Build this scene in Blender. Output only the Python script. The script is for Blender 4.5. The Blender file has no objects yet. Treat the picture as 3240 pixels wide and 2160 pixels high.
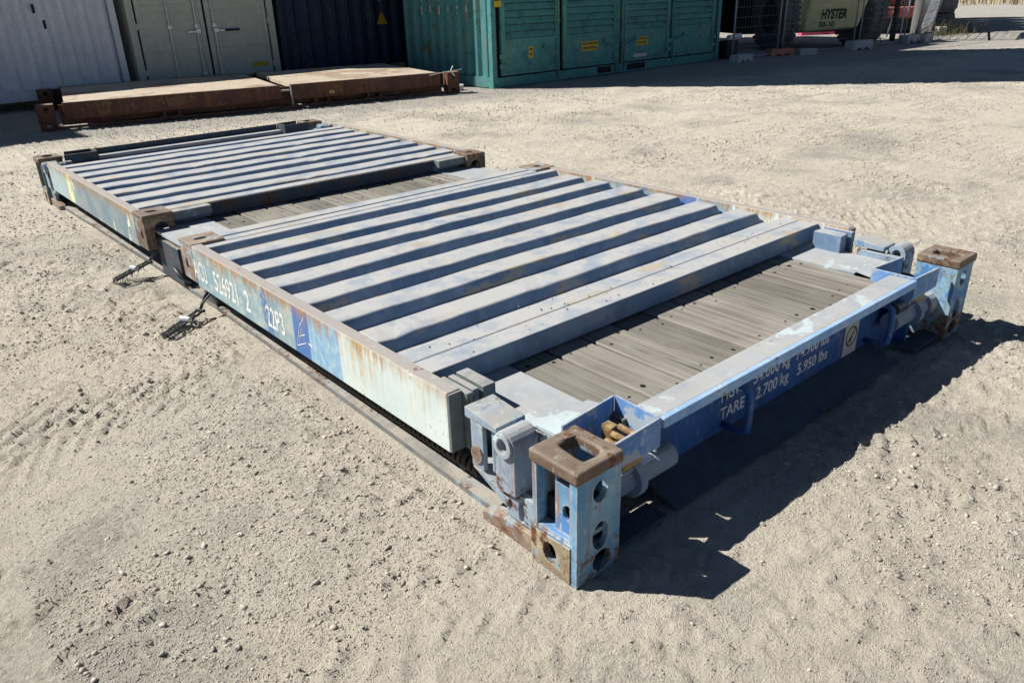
import bpy, bmesh, math, random
import numpy as np
from mathutils import Vector, Matrix, geometry
S = bpy.context.scene
C = S.collection
R = math.radians
random.seed(7)

# ------------------------------------------------------------------ camera, sky, sun, exposure
cam_d = bpy.data.cameras.new('camera')
cam = bpy.data.objects.new('camera', cam_d); C.objects.link(cam)
cam.location = (-1.14426, -1.12126, 1.4547)
cam.rotation_euler = (1.1433813, 0.02859456, -0.7132735)
cam_d.sensor_fit = 'HORIZONTAL'; cam_d.sensor_width = 36.0
cam_d.lens = 2437.9 / 3240 * 36
cam_d.clip_start = 0.05; cam_d.clip_end = 3000
S.camera = cam

SUN = Vector((-0.665, 0.745, 1.02)).normalized()      # towards the sun
w = bpy.data.worlds.new('World'); S.world = w; w.use_nodes = True
nt = w.node_tree; nt.nodes.clear()
sky = nt.nodes.new('ShaderNodeTexSky'); sky.sky_type = 'NISHITA'; sky.sun_disc = False
sky.sun_elevation = math.asin(SUN.z); sky.sun_rotation = math.atan2(SUN.x, SUN.y)
sky.air_density = 0.5; sky.dust_density = 0.0; sky.ozone_density = 1.0
bg = nt.nodes.new('ShaderNodeBackground'); bg.inputs['Strength'].default_value = 0.05
wo = nt.nodes.new('ShaderNodeOutputWorld')
nt.links.new(sky.outputs[0], bg.inputs[0]); nt.links.new(bg.outputs[0], wo.inputs[0])
sd = bpy.data.lights.new('sun', 'SUN'); sd.energy = 5.0; sd.angle = R(0.53); sd.color = (1.0, 0.965, 0.90)
so = bpy.data.objects.new('sun', sd); C.objects.link(so)
so.rotation_euler = (-SUN).to_track_quat('-Z', 'Y').to_euler(); so.location = SUN * 40
S.view_settings.view_transform = 'Standard'; S.view_settings.look = 'None'
S.view_settings.gamma = 1.0; S.view_settings.use_curve_mapping = False
S.view_settings.exposure = 0.54
S.cycles.max_bounces = 6; S.cycles.sample_clamp_indirect = 4.0

# ------------------------------------------------------------------ material helpers
class G:
    def __init__(s, name):
        s.m = bpy.data.materials.new(name); s.m.use_nodes = True
        s.t = s.m.node_tree; s.t.nodes.clear()
        s.out = s.n('ShaderNodeOutputMaterial'); s.b = s.n('ShaderNodeBsdfPrincipled')
        s.t.links.new(s.b.outputs[0], s.out.inputs[0])
        s.co = s.n('ShaderNodeTexCoord').outputs['Object']
        s.b.inputs['Specular IOR Level'].default_value = 0.3
    def n(s, k, **kw):
        x = s.t.nodes.new(k)
        for a, v in kw.items(): setattr(x, a, v)
        return x
    def put(s, sock, v):
        if isinstance(v, bpy.types.NodeSocket): s.t.links.new(v, sock)
        elif isinstance(v, (tuple, list)) and len(v) == 3 and sock.type == 'RGBA': sock.default_value = (*v, 1)
        else: sock.default_value = v
    def math(s, op, a, b=0.0, c=0.0, clamp=False):
        x = s.n('ShaderNodeMath', operation=op, use_clamp=clamp)
        s.put(x.inputs[0], a); s.put(x.inputs[1], b); s.put(x.inputs[2], c)
        return x.outputs[0]
    def scale(s, v, co=None, loc=(0, 0, 0), rot=(0, 0, 0)):
        x = s.n('ShaderNodeMapping'); s.put(x.inputs[0], co or s.co)
        x.inputs['Scale'].default_value = v; x.inputs['Location'].default_value = loc; x.inputs['Rotation'].default_value = rot
        return x.outputs[0]
    def noise(s, sc, det=5, rough=0.55, co=None, dist=0.0):
        x = s.n('ShaderNodeTexNoise'); s.put(x.inputs['Vector'], co or s.co)
        x.inputs['Scale'].default_value = sc; x.inputs['Detail'].default_value = det
        x.inputs['Roughness'].default_value = rough; x.inputs['Distortion'].default_value = dist
        return x.outputs[0]
    def vor(s, sc, co=None, feature='F1', out='Distance', rand=1.0):
        x = s.n('ShaderNodeTexVoronoi', feature=feature); s.put(x.inputs['Vector'], co or s.co)
        x.inputs['Scale'].default_value = sc; x.inputs['Randomness'].default_value = rand
        return x.outputs[out]
    def step(s, v, a, b):
        x = s.n('ShaderNodeMapRange', interpolation_type='SMOOTHSTEP'); s.put(x.inputs[0], v)
        x.inputs[1].default_value = a; x.inputs[2].default_value = b
        return x.outputs[0]
    def mix(s, f, a, b):
        x = s.n('ShaderNodeMix', data_type='RGBA'); s.put(x.inputs[0], f); s.put(x.inputs[6], a); s.put(x.inputs[7], b)
        return x.outputs[2]
    def xyz(s, co=None):
        x = s.n('ShaderNodeSeparateXYZ'); s.put(x.inputs[0], co or s.co); return x.outputs
    def up(s):
        g = s.n('ShaderNodeNewGeometry'); x = s.n('ShaderNodeSeparateXYZ'); s.put(x.inputs[0], g.outputs['Normal'])
        return x.outputs[2]
    def edge(s, r=0.006):
        bv = s.n('ShaderNodeBevel', samples=4); bv.inputs['Radius'].default_value = r
        g = s.n('ShaderNodeNewGeometry'); d = s.n('ShaderNodeVectorMath', operation='DOT_PRODUCT')
        s.put(d.inputs[0], bv.outputs[0]); s.put(d.inputs[1], g.outputs['Normal'])
        return s.step(d.outputs['Value'], 0.985, 0.86)
    def bump(s, h, dist=0.002, strength=1.0):
        x = s.n('ShaderNodeBump'); x.inputs['Strength'].default_value = strength
        x.inputs['Distance'].default_value = dist; s.put(x.inputs['Height'], h)
        s.put(s.b.inputs['Normal'], x.outputs[0])
    def done(s, col, rough=0.75, metal=0.0):
        s.put(s.b.inputs['Base Color'], col); s.put(s.b.inputs['Roughness'], rough); s.put(s.b.inputs['Metallic'], metal)
        return s.m

RUST = (0.085, 0.04, 0.022); RUSTO = (0.30, 0.125, 0.035); DUST = (0.36, 0.315, 0.25)

def paint(name, c1, c2, patch=None, patch_thr=0.62, rust=0.62, streak=0.0, dust=0.55, edge=0.6, dustc=DUST, rustc=RUST, patch_sc=3.5, rough=0.7, low=0.0, pale=0.0, stain=0.0, floor_=0.25):
    g = G(name)
    n1 = g.noise(5, 6, 0.6); n2 = g.noise(23, 6, 0.65); n3 = g.noise(95, 4, 0.6)
    col = g.mix(g.step(n1, 0.35, 0.65), c1, c2)
    col = g.mix(g.math('MULTIPLY', g.step(n2, 0.45, 0.75), 0.35), col, tuple(min(1, v * 1.5 + 0.04) for v in c2))
    if patch:
        pn = g.math('ADD', g.noise(patch_sc, 5, 0.6, g.scale((1, 1, 1), loc=(3.1, 7.7, 1.3))), g.math('MULTIPLY', g.math('SUBTRACT', n2, 0.5), 0.3))
        col = g.mix(g.step(pn, patch_thr, patch_thr + 0.025), col, patch)
    up = g.up()
    if dust > 0:
        d = g.math('MULTIPLY', g.step(up, 0.35, 0.85), g.math('ADD', g.step(g.noise(7, 6, 0.7, g.scale((1, 1, 1), loc=(9, 2, 4))), 0.3, 0.7), floor_), clamp=True)
        col = g.mix(g.math('MULTIPLY', d, dust, clamp=True), col, dustc)
    if streak > 0:
        st = g.noise(1.0, 5, 0.65, g.scale((38, 38, 2.2)))
        st2 = g.noise(1.0, 3, 0.6, g.scale((6, 6, 1.2)))
        f = g.math('MULTIPLY', g.step(g.math('ADD', st, g.math('MULTIPLY', st2, 0.7)), 0.86, 1.08), g.math('SUBTRACT', 1.0, g.step(up, 0.2, 0.6)))
        col = g.mix(g.math('MULTIPLY', f, streak), col, RUSTO)
    if stain:
        sn = g.noise(1.0, 6, 0.7, g.scale((2.6, 9, 9), loc=(5, 1, 2)))
        col = g.mix(g.math('MULTIPLY', g.step(sn, 0.56, 0.66), stain), col, (0.42, 0.345, 0.235))
        col = g.mix(g.math('MULTIPLY', g.step(g.noise(1.0, 6, 0.75, g.scale((14, 30, 30), loc=(2, 7, 2))), 0.64, 0.70), stain), col, (0.13, 0.115, 0.10))
    if pale:
        sc = g.step(g.noise(1.0, 6, 0.75, g.scale((30, 30, 9), loc=(1, 5, 3))), 0.58, 0.63)
        pe = g.math('MAXIMUM', g.math('MULTIPLY', g.edge(0.009), g.step(g.noise(13, 6, 0.7, g.scale((1, 1, 1), loc=(8, 3, 1))), 0.4, 0.5)), g.math('MULTIPLY', sc, 0.7))
        col = g.mix(g.math('MULTIPLY', pe, pale), col, g.mix(n2, (0.62, 0.62, 0.52), (0.50, 0.54, 0.52)))
    rn = g.math('ADD', g.math('MULTIPLY', n1, 0.5), g.math('MULTIPLY', g.noise(38, 6, 0.7), 0.5))
    if low: rn = g.math('ADD', rn, g.math('MULTIPLY', g.math('SUBTRACT', 1.0, g.step(g.xyz()[2], 0.03, 0.17)), low))
    rf = g.step(rn, rust - 0.03, rust + 0.05)
    if edge > 0:
        e = g.math('MULTIPLY', g.edge(), g.step(g.noise(17, 5, 0.7), 0.36, 0.6))
        rf = g.math('MAXIMUM', rf, g.math('MULTIPLY', e, edge))
    col = g.mix(rf, col, g.mix(g.step(n3, 0.4, 0.65), rustc, tuple(v * 2.1 for v in rustc)))
    g.bump(g.math('ADD', g.math('MULTIPLY', n2, 0.6), g.math('MULTIPLY', n3, 0.4)), 0.0025, 0.5)
    return g.done(col, g.mix(rf, (rough,) * 3, (0.9,) * 3))

M = {}
# pieces of the blue rack
M['top'] = paint('faded_blue_grey_paint', (0.12, 0.20, 0.31), (0.20, 0.27, 0.37), (0.17, 0.31, 0.52), 0.69, rust=0.65, dust=1.0, edge=0.6, patch_sc=2.4, dustc=(0.425, 0.425, 0.42), stain=0.85, floor_=0.42)
M['plate'] = paint('deck_plate_paint', (0.27, 0.31, 0.36), (0.36, 0.39, 0.41), (0.50, 0.63, 0.67), 0.60, rust=0.66, dust=0.6, edge=0.4, patch_sc=2.6, dustc=(0.43, 0.415, 0.39), stain=0.45)
M['post_paint'] = paint('pale_blue_grey_paint', (0.18, 0.26, 0.35), (0.27, 0.345, 0.42), (0.12, 0.24, 0.42), 0.60, rust=0.58, streak=0.5, dust=0.75, edge=0.8, dustc=(0.43, 0.40, 0.35), pale=0.6, stain=0.3)
M['corner_paint'] = paint('chipped_blue_paint', (0.10, 0.25, 0.42), (0.24, 0.40, 0.50), (0.07, 0.24, 0.52), 0.54, rust=0.585, streak=0.9, dust=0.5, edge=0.8, patch_sc=8, rustc=(0.12, 0.07, 0.042), low=0.10, pale=0.9)
M['blue'] = paint('deep_blue_paint', (0.018, 0.085, 0.27), (0.026, 0.11, 0.33), (0.06, 0.15, 0.34), 0.64, rust=0.655, dust=0.4, edge=0.5, rough=0.55, streak=0.35, pale=0.35)
M['dark_blue'] = paint('dark_navy_paint', (0.035, 0.06, 0.095), (0.05, 0.08, 0.115), None, rust=0.62, dust=0.25, edge=0.3, dustc=(0.12, 0.11, 0.10))  # even dark navy tone of the beam foot and base plates
M['bright_blue'] = paint('bright_blue_paint', (0.10, 0.24, 0.52), (0.20, 0.33, 0.56), (0.36, 0.42, 0.48), 0.55, rust=0.62, dust=0.75, edge=0.8, patch_sc=8, dustc=(0.47, 0.48, 0.47), pale=0.7)
M['edge_blue'] = paint('scraped_light_blue_paint', (0.20, 0.40, 0.72), (0.32, 0.50, 0.76), (0.42, 0.47, 0.52), 0.60, rust=0.60, dust=0.15, edge=0.85, patch_sc=6, pale=0.7)
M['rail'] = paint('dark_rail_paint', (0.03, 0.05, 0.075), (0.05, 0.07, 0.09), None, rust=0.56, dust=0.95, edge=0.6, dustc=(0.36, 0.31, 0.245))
M['flange'] = paint('dusty_flange_paint', (0.13, 0.14, 0.15), (0.20, 0.20, 0.19), (0.20, 0.28, 0.33), 0.6, rust=0.56, dust=0.9, edge=0.8, dustc=(0.39, 0.355, 0.30), stain=0.7)
M['cast'] = paint('rusted_casting', (0.12, 0.078, 0.052), (0.19, 0.14, 0.105), (0.20, 0.26, 0.30), 0.62, rust=0.53, dust=0.8, edge=0.5, patch_sc=8, dustc=(0.215, 0.175, 0.14), stain=0.5, pale=0.45)
M['foot_cast'] = paint('yellowed_rusty_casting', (0.20, 0.13, 0.08), (0.40, 0.36, 0.24), (0.24, 0.36, 0.42), 0.60, rust=0.545, streak=0.9, dust=0.3, edge=0.7, patch_sc=10, pale=0.6, stain=0.4)
M['castp'] = paint('rust_stained_casting', (0.27, 0.20, 0.16), (0.20, 0.13, 0.09), (0.28, 0.34, 0.38), 0.54, rust=0.555, dust=0.45, edge=0.5, patch_sc=9, stain=0.5, pale=0.3)
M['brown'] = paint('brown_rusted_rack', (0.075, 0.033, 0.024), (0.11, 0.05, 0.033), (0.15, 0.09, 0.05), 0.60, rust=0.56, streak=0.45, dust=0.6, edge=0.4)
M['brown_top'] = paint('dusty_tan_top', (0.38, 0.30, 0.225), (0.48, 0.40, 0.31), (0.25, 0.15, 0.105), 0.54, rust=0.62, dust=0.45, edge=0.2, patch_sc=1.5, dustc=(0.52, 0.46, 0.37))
M['yellow_rust'] = paint('yellow_brown_steel', (0.30, 0.20, 0.07), (0.42, 0.32, 0.14), (0.18, 0.10, 0.05), 0.56, rust=0.57, dust=0.2, edge=0.5, patch_sc=14)

M['post_end'] = paint('shade_dark_worn_paint', (0.10, 0.13, 0.14), (0.15, 0.19, 0.20), (0.20, 0.30, 0.48), 0.60, rust=0.585, dust=0.95, edge=0.9, dustc=(0.36, 0.35, 0.33))  # worn plate paint, its dark tone also standing in for end-face shade
def post_side(name, near):
    g = G(name)
    P = g.xyz(); y, z = P[1], P[2]
    n1 = g.noise(6, 6, 0.6); n2 = g.noise(26, 6, 0.65); n3 = g.noise(110, 4, 0.65)
    st = g.noise(1.0, 5, 0.65, g.scale((30, 30, 1.6)))
    wob = g.math('MULTIPLY', g.math('SUBTRACT', n2, 0.5), 0.05)
    if near:
        col = g.mix(g.step(n1, 0.36, 0.64), (0.20, 0.31, 0.36), (0.33, 0.44, 0.47))
        col = g.mix(g.step(g.math('ADD', n2, g.math('MULTIPLY', n1, 0.6)), 0.78, 0.95), col, (0.44, 0.47, 0.42))
        yb = g.math('ADD', y, g.math('MULTIPLY', g.math('SUBTRACT', n1, 0.5), 0.12))
        col = g.mix(g.math('SUBTRACT', 1.0, g.step(yb, 1.44, 1.47)), col, g.mix(g.step(n2, 0.35, 0.7), (0.20, 0.38, 0.56), (0.38, 0.52, 0.60)))
        sl = g.math('ADD', y, g.math('MULTIPLY', g.math('SUBTRACT', 0.26, z), -0.06))
        bl = g.math('MULTIPLY', g.step(sl, 1.435, 1.44), g.math('SUBTRACT', 1.0, g.step(sl, 1.565, 1.57)))
        col = g.mix(g.math('MULTIPLY', bl, g.step(n2, 0.3, 0.36)), col, (0.07, 0.17, 0.42))
        b2 = g.math('MULTIPLY', g.step(g.math('ADD', y, wob), 1.765, 1.77), g.math('SUBTRACT', 1.0, g.step(g.math('ADD', y, wob), 1.85, 1.855)))
        col = g.mix(g.math('MULTIPLY', b2, g.step(g.noise(40), 0.42, 0.5)), col, (0.10, 0.19, 0.36))
        wht = g.math('SUBTRACT', 1.0, g.step(g.math('ADD', y, g.math('MULTIPLY', wob, 0.15)), 1.195, 1.2))
        col = g.mix(wht, col, g.mix(g.step(n1, 0.35, 0.65), (0.53, 0.62, 0.61), (0.62, 0.68, 0.65)))
        dark = g.step(g.math('ADD', g.noise(45, 6, 0.75), g.math('MULTIPLY', n1, 0.4)), 0.90, 0.93)
        col = g.mix(g.math('MULTIPLY', dark, 0.8), col, (0.12, 0.17, 0.17))
        top = g.step(g.math('ADD', z, g.math('MULTIPLY', g.math('SUBTRACT', st, 0.5), 0.30)), 0.315, 0.39)
    else:
        col = g.mix(g.step(n1, 0.38, 0.64), (0.17, 0.24, 0.28), (0.28, 0.31, 0.30))
        col = g.mix(g.step(y, 4.7, 5.25), col, (0.36, 0.45, 0.47))
        pn = g.noise(1.0, 5, 0.7, g.scale((9, 9, 5), loc=(0, 2.3, 0)))
        col = g.mix(g.step(pn, 0.60, 0.615), col, (0.72, 0.70, 0.55))
        yl = g.math('MULTIPLY', g.step(g.math('ADD', y, wob), 4.94, 4.96), g.math('SUBTRACT', 1.0, g.step(g.math('ADD', y, wob), 5.05, 5.1)))
        col = g.mix(g.math('MULTIPLY', yl, g.step(n2, 0.42, 0.5)), col, (0.74, 0.70, 0.32))
        top = g.step(g.math('ADD', z, g.math('MULTIPLY', g.math('SUBTRACT', st, 0.5), 0.34)), 0.31, 0.40)
    top = g.math('MULTIPLY', top, g.step(g.noise(1.0, 4, 0.6, g.scale((4, 2.6, 1.5), loc=(0, 0.7, 0))), 0.28, 0.5))
    col = g.mix(g.math('MULTIPLY', top, 0.85), col, g.mix(g.step(n3, 0.4, 0.6), RUSTO, (0.40, 0.24, 0.09)))
    if near:
        dr = g.noise(1.0, 4, 0.6, g.scale((70, 70, 1.0), loc=(0, 2.2, 0))); dr2 = g.noise(1.0, 3, 0.6, g.scale((5, 5, 1), loc=(0, 4.4, 0)))
        drip = g.math('MULTIPLY', g.step(g.math('ADD', dr, g.math('MULTIPLY', dr2, 0.6)), 0.80, 0.96), g.step(g.math('ADD', z, g.math('MULTIPLY', dr2, 0.22)), 0.27, 0.46))
        col = g.mix(g.math('MULTIPLY', g.math('MULTIPLY', drip, g.math('MULTIPLY_ADD', wht, 0.55, 0.2)), g.step(g.noise(30, 5, 0.7), 0.25, 0.6)), col, (0.52, 0.34, 0.13))
        fade = g.math('MULTIPLY', g.math('SUBTRACT', 1.0, wht), g.step(g.noise(1.0, 5, 0.65, g.scale((22, 22, 3))), 0.55, 0.75))
        col = g.mix(g.math('MULTIPLY', fade, 0.4), col, (0.33, 0.25, 0.13))
    up = g.up()
    col = g.mix(g.math('MULTIPLY', g.step(up, 0.4, 0.8), g.step(n2, 0.15, 0.5)), col, (0.35, 0.325, 0.305))
    rf = g.step(g.math('ADD', g.math('MULTIPLY', n1, 0.5), g.math('MULTIPLY', g.noise(44, 6, 0.7), 0.5)), 0.60, 0.66)
    rf = g.math('MAXIMUM', rf, g.math('MULTIPLY', g.math('MULTIPLY', g.edge(0.006), g.step(n2, 0.42, 0.6)), 0.7))
    col = g.mix(rf, col, g.mix(g.step(n3, 0.4, 0.6), RUST, (0.2, 0.11, 0.06)))
    g.bump(g.math('ADD', n2, g.math('MULTIPLY', n3, 0.5)), 0.003, 0.5)
    return g.done(col, 0.75)
M['side_near'] = post_side('rust_streaked_side_paint', True)
M['side_far'] = post_side('flaking_side_paint', False)

def flat(name, c, rough=0.7, var=0.25, sc=14, metal=0.0, bump=0.0):
    g = G(name); n = g.noise(sc, 5, 0.6)
    col = g.mix(n, tuple(v * (1 - var) for v in c), tuple(min(1, v * (1 + var)) for v in c))
    if bump: g.bump(g.noise(sc * 4, 5, 0.65), bump, 0.8)
    return g.done(col, rough, metal)
M['white_letter'] = None
def worn_letter(name, c, thr):
    g = G(name); tr = g.n('ShaderNodeBsdfTransparent'); mx = g.n('ShaderNodeMixShader')
    n = g.math('ADD', g.math('MULTIPLY', g.noise(60, 6, 0.75), 0.6), g.math('MULTIPLY', g.noise(9, 4, 0.6), 0.4))
    g.put(mx.inputs[0], g.step(n, thr, thr + 0.03))
    g.t.links.new(tr.outputs[0], mx.inputs[1]); g.t.links.new(g.b.outputs[0], mx.inputs[2]); g.t.links.new(mx.outputs[0], g.out.inputs[0])
    return g.done(c, 0.7)
M['letter'] = worn_letter('worn_white_lettering', (0.78, 0.78, 0.74), 0.425)
M['letter_beam'] = worn_letter('white_lettering', (0.70, 0.72, 0.74), 0.37)
M['letter_black'] = worn_letter('black_lettering', (0.02, 0.02, 0.022), 0.30)
M['letter_dim'] = worn_letter('faded_white_lettering', (0.45, 0.5, 0.5), 0.47)
M['debris'] = flat('dirt_crumbs', (0.22, 0.19, 0.15), 0.95, 0.5, 40)
M['black'] = flat('black_seal_and_shade', (0.012, 0.012, 0.014), 0.8)  # black of seals and grips, also used as shade inside holes
M['dark_steel'] = flat('dark_oily_steel', (0.05, 0.052, 0.056), 0.45, 0.5, 30, 0.3, 0.001)
M['spring'] = flat('dusty_spring_steel', (0.045, 0.038, 0.033), 0.6, 0.5, 40, 0.2)
M['galv'] = flat('galvanised_steel', (0.50, 0.52, 0.54), 0.45, 0.25, 20, 0.6)
M['galv_dull'] = flat('dull_galvanised_wire', (0.30, 0.31, 0.33), 0.6, 0.25, 20, 0.3)
M['strap'] = flat('frayed_grey_webbing', (0.10, 0.098, 0.088), 0.95, 0.5, 60, 0, 0.002)
M['sticker'] = flat('dirty_white_sticker', (0.52, 0.49, 0.46), 0.6, 0.2, 30)
M['yellow'] = flat('yellow_label', (0.50, 0.34, 0.03), 0.6, 0.2, 20)
M['concrete'] = flat('pale_concrete', (0.42, 0.42, 0.42), 0.95, 0.25, 22, 0, 0.004)
M['pink_concrete'] = flat('orange_pink_plastic_block', (0.48, 0.19, 0.13), 0.85, 0.25, 22, 0, 0.003)
M['white_plastic'] = flat('white_plastic', (0.72, 0.71, 0.67), 0.5, 0.1)
M['rubber'] = flat('dusty_black_rubber', (0.10, 0.104, 0.11), 0.85, 0.4, 9, 0, 0.004)
M['fork_yellow'] = paint('dull_yellow_machine_paint', (0.50, 0.48, 0.25), (0.58, 0.55, 0.31), (0.45, 0.42, 0.22), 0.62, rust=0.68, dust=0.2, edge=0.2)
M['hub'] = flat('dark_wheel_hub', (0.014, 0.014, 0.016), 0.6, 0.3)
M['chassis'] = flat('black_machine_chassis', (0.012, 0.013, 0.017), 0.7, 0.4)
M['red'] = paint('faded_red_machine_paint', (0.20, 0.04, 0.042), (0.26, 0.065, 0.062), None, rust=0.68, dust=0.45, edge=0.3)
M['dull_grey'] = flat('dull_grey_pipe', (0.13, 0.125, 0.125), 0.8, 0.3)
M['pink'] = flat('bright_pink_plastic', (0.75, 0.09, 0.20), 0.5, 0.15)
M['grey_paint'] = paint('grey_container_paint', (0.52, 0.56, 0.62), (0.58, 0.61, 0.65), None, rust=0.72, streak=0.12, dust=0.3, edge=0)
M['beige'] = paint('beige_container_paint', (0.40, 0.41, 0.37), (0.45, 0.45, 0.40), None, rust=0.74, streak=0.08, dust=0.2, edge=0)
M['navy'] = paint('navy_container_paint', (0.014, 0.026, 0.055), (0.018, 0.034, 0.068), None, rust=0.73, streak=0.12, dust=0.2, edge=0)
M['green'] = paint('sea_green_container_paint', (0.055, 0.215, 0.21), (0.08, 0.26, 0.245), (0.05, 0.17, 0.185), 0.58, rust=0.69, streak=0.3, dust=0.15, edge=0)
M['green_end'] = paint('stained_green_container_paint', (0.04, 0.18, 0.19), (0.06, 0.22, 0.225), (0.05, 0.13, 0.10), 0.60, rust=0.68, streak=0.55, dust=0.15, edge=0)

def plank_mat():
    g = G('weathered_grey_timber')
    info = g.n('ShaderNodeObjectInfo'); P = g.co
    sh = g.n('ShaderNodeVectorMath', operation='ADD'); g.put(sh.inputs[0], P)
    cb = g.n('ShaderNodeCombineXYZ'); g.put(cb.inputs[0], g.math('MULTIPLY', info.outputs['Random'], 40)); g.put(cb.inputs[1], g.math('MULTIPLY', info.outputs['Random'], 17))
    g.put(sh.inputs[1], cb.outputs[0]); co = sh.outputs[0]
    gr = g.noise(1.0, 6, 0.7, g.scale((52, 1.2, 30), co), 0.15); fine = g.noise(1.0, 4, 0.7, g.scale((150, 4, 80), co)); big = g.noise(4, 5, 0.6, co)
    col = g.mix(g.step(gr, 0.33, 0.68), (0.150, 0.136, 0.115), (0.275, 0.252, 0.218))
    col = g.mix(g.math('MULTIPLY', g.step(big, 0.42, 0.7), 0.55), col, (0.30, 0.28, 0.245))
    col = g.mix(g.math('MULTIPLY', g.step(fine, 0.6, 0.72), 0.6), col, (0.09, 0.078, 0.065))
    crack = g.math('MAXIMUM', g.step(g.noise(1.0, 3, 0.5, g.scale((34, 0.6, 30), co), 0.1), 0.675, 0.695), g.step(g.noise(1.0, 4, 0.6, g.scale((70, 1.6, 30), co), 0.15), 0.70, 0.72))
    col = g.mix(g.math('MULTIPLY', crack, 0.85), col, (0.04, 0.034, 0.03))
    blot = g.step(g.noise(16, 5, 0.7, co), 0.69, 0.75); col = g.mix(g.math('MULTIPLY', blot, 0.6), col, (0.10, 0.08, 0.065))
    v = g.math('MULTIPLY_ADD', info.outputs['Random'], 0.55, 0.74)
    hv = g.n('ShaderNodeHueSaturation'); g.put(hv.inputs['Color'], col); g.put(hv.inputs['Value'], v)
    g.bump(g.math('SUBTRACT', g.math('ADD', gr, g.math('MULTIPLY', fine, 0.4)), g.math('MULTIPLY', crack, 1.5)), 0.003, 0.7)
    return g.done(hv.outputs[0], 0.9)
M['wood'] = plank_mat()
M['nail'] = flat('dark_bolt_hole', (0.02, 0.015, 0.012), 0.9)

def ground_mat():
    g = G('dry_dirt')
    big = g.noise(0.45, 6, 0.6); mid = g.noise(2.6, 6, 0.62); n8 = g.noise(11, 7, 0.68); n40 = g.noise(55, 6, 0.7); n200 = g.noise(260, 4, 0.7)
    lane = g.noise(1.0, 6, 0.6, g.scale((0.35, 3.2, 1), rot=(0, 0, R(41))))
    col = g.mix(g.step(mid, 0.33, 0.67), (0.63, 0.575, 0.48), (0.72, 0.655, 0.55))
    col = g.mix(g.math('MULTIPLY', g.step(lane, 0.45, 0.68), 0.75), col, (0.71, 0.64, 0.515))
    col = g.mix(g.math('MULTIPLY', g.step(n8, 0.5, 0.72), 0.42), col, (0.40, 0.36, 0.30))
    col = g.mix(g.math('MULTIPLY', g.step(n40, 0.52, 0.7), 0.5), col, (0.62, 0.56, 0.46))
    col = g.mix(g.math('MULTIPLY', g.step(g.math('ADD', g.noise(0.9, 6, 0.68, g.scale((1, 1, 1), loc=(1.5, 8.2, 0))), g.math('MULTIPLY', g.math('SUBTRACT', n40, 0.5), 0.5)), 0.48, 0.66), 0.6), col, (0.345, 0.322, 0.285))
    dk = g.step(g.math('ADD', g.noise(6, 6, 0.72, g.scale((1, 1.7, 1), rot=(0, 0, R(-35)), loc=(3, 3, 0))), g.math('MULTIPLY', g.math('SUBTRACT', n200, 0.5), 0.25)), 0.62, 0.72)
    col = g.mix(g.math('MULTIPLY', dk, 0.45), col, (0.26, 0.24, 0.205))
    P = g.xyz()
    # greyer gravel in front of the rusty rack and the containers, and in a worn patch beside the blue rack
    line = g.math('ADD', g.math('MULTIPLY_ADD', P[0], 0.21, P[1]), g.math('MULTIPLY', g.math('SUBTRACT', mid, 0.5), 1.6))
    grav = g.step(line, 8.7, 9.8)
    gp = g.math('ADD', g.noise(0.8, 6, 0.65, g.scale((1, 1, 1), loc=(4.2, 1.7, 0))), g.math('MULTIPLY', g.math('SUBTRACT', n8, 0.5), 0.3))
    grav = g.math('MAXIMUM', grav, g.math('MULTIPLY', g.step(gp, 0.55, 0.68), 0.6))
    stone = g.vor(95, out='Color'); sv = g.n('ShaderNodeSeparateColor'); g.put(sv.inputs[0], stone)
    gcol = g.mix(sv.outputs[0], (0.22, 0.21, 0.195), (0.54, 0.51, 0.46))
    col = g.mix(g.math('MULTIPLY', grav, 0.75), col, gcol)
    sp = g.step(g.vor(140), 0.30, 0.16); spm = g.math('MULTIPLY', sp, g.step(g.noise(24, 3), 0.52, 0.6))
    col = g.mix(g.math('MULTIPLY', spm, 0.45), col, g.mix(sv.outputs[1], (0.15, 0.14, 0.125), (0.50, 0.47, 0.40)))
    h = g.math('ADD', g.math('MULTIPLY', n8, 0.26), g.math('ADD', g.math('MULTIPLY', n40, 0.66), g.math('MULTIPLY', n200, 0.42)))
    h = g.math('ADD', h, g.math('MULTIPLY', spm, 0.22))
    h = g.math('ADD', h, g.math('MULTIPLY', g.math('MULTIPLY', g.math('SUBTRACT', 1.0, g.vor(70)), grav), 0.5))
    g.bump(h, 0.028, 1.0)
    return g.done(col, 0.95)
M['ground'] = ground_mat()
def stone_mat():
    g = G('pale_stone'); oi = g.n('ShaderNodeNewGeometry').outputs['Random Per Island']
    col = g.mix(oi, (0.27, 0.25, 0.22), (0.58, 0.53, 0.45)); col = g.mix(g.math('MULTIPLY', g.noise(120, 4, 0.6), 0.5), col, (0.40, 0.36, 0.29))
    return g.done(col, 0.95)
M['stone'] = stone_mat()
def grass_mat(name, a, b):
    g = G(name); oi = g.n('ShaderNodeNewGeometry').outputs['Random Per Island']
    return g.done(g.mix(oi, a, b), 0.9)
M['drygrass'] = grass_mat('dry_grass', (0.36, 0.31, 0.20), (0.52, 0.45, 0.30))
M['weed'] = grass_mat('weed_leaves', (0.045, 0.055, 0.025), (0.20, 0.175, 0.10))

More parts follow.
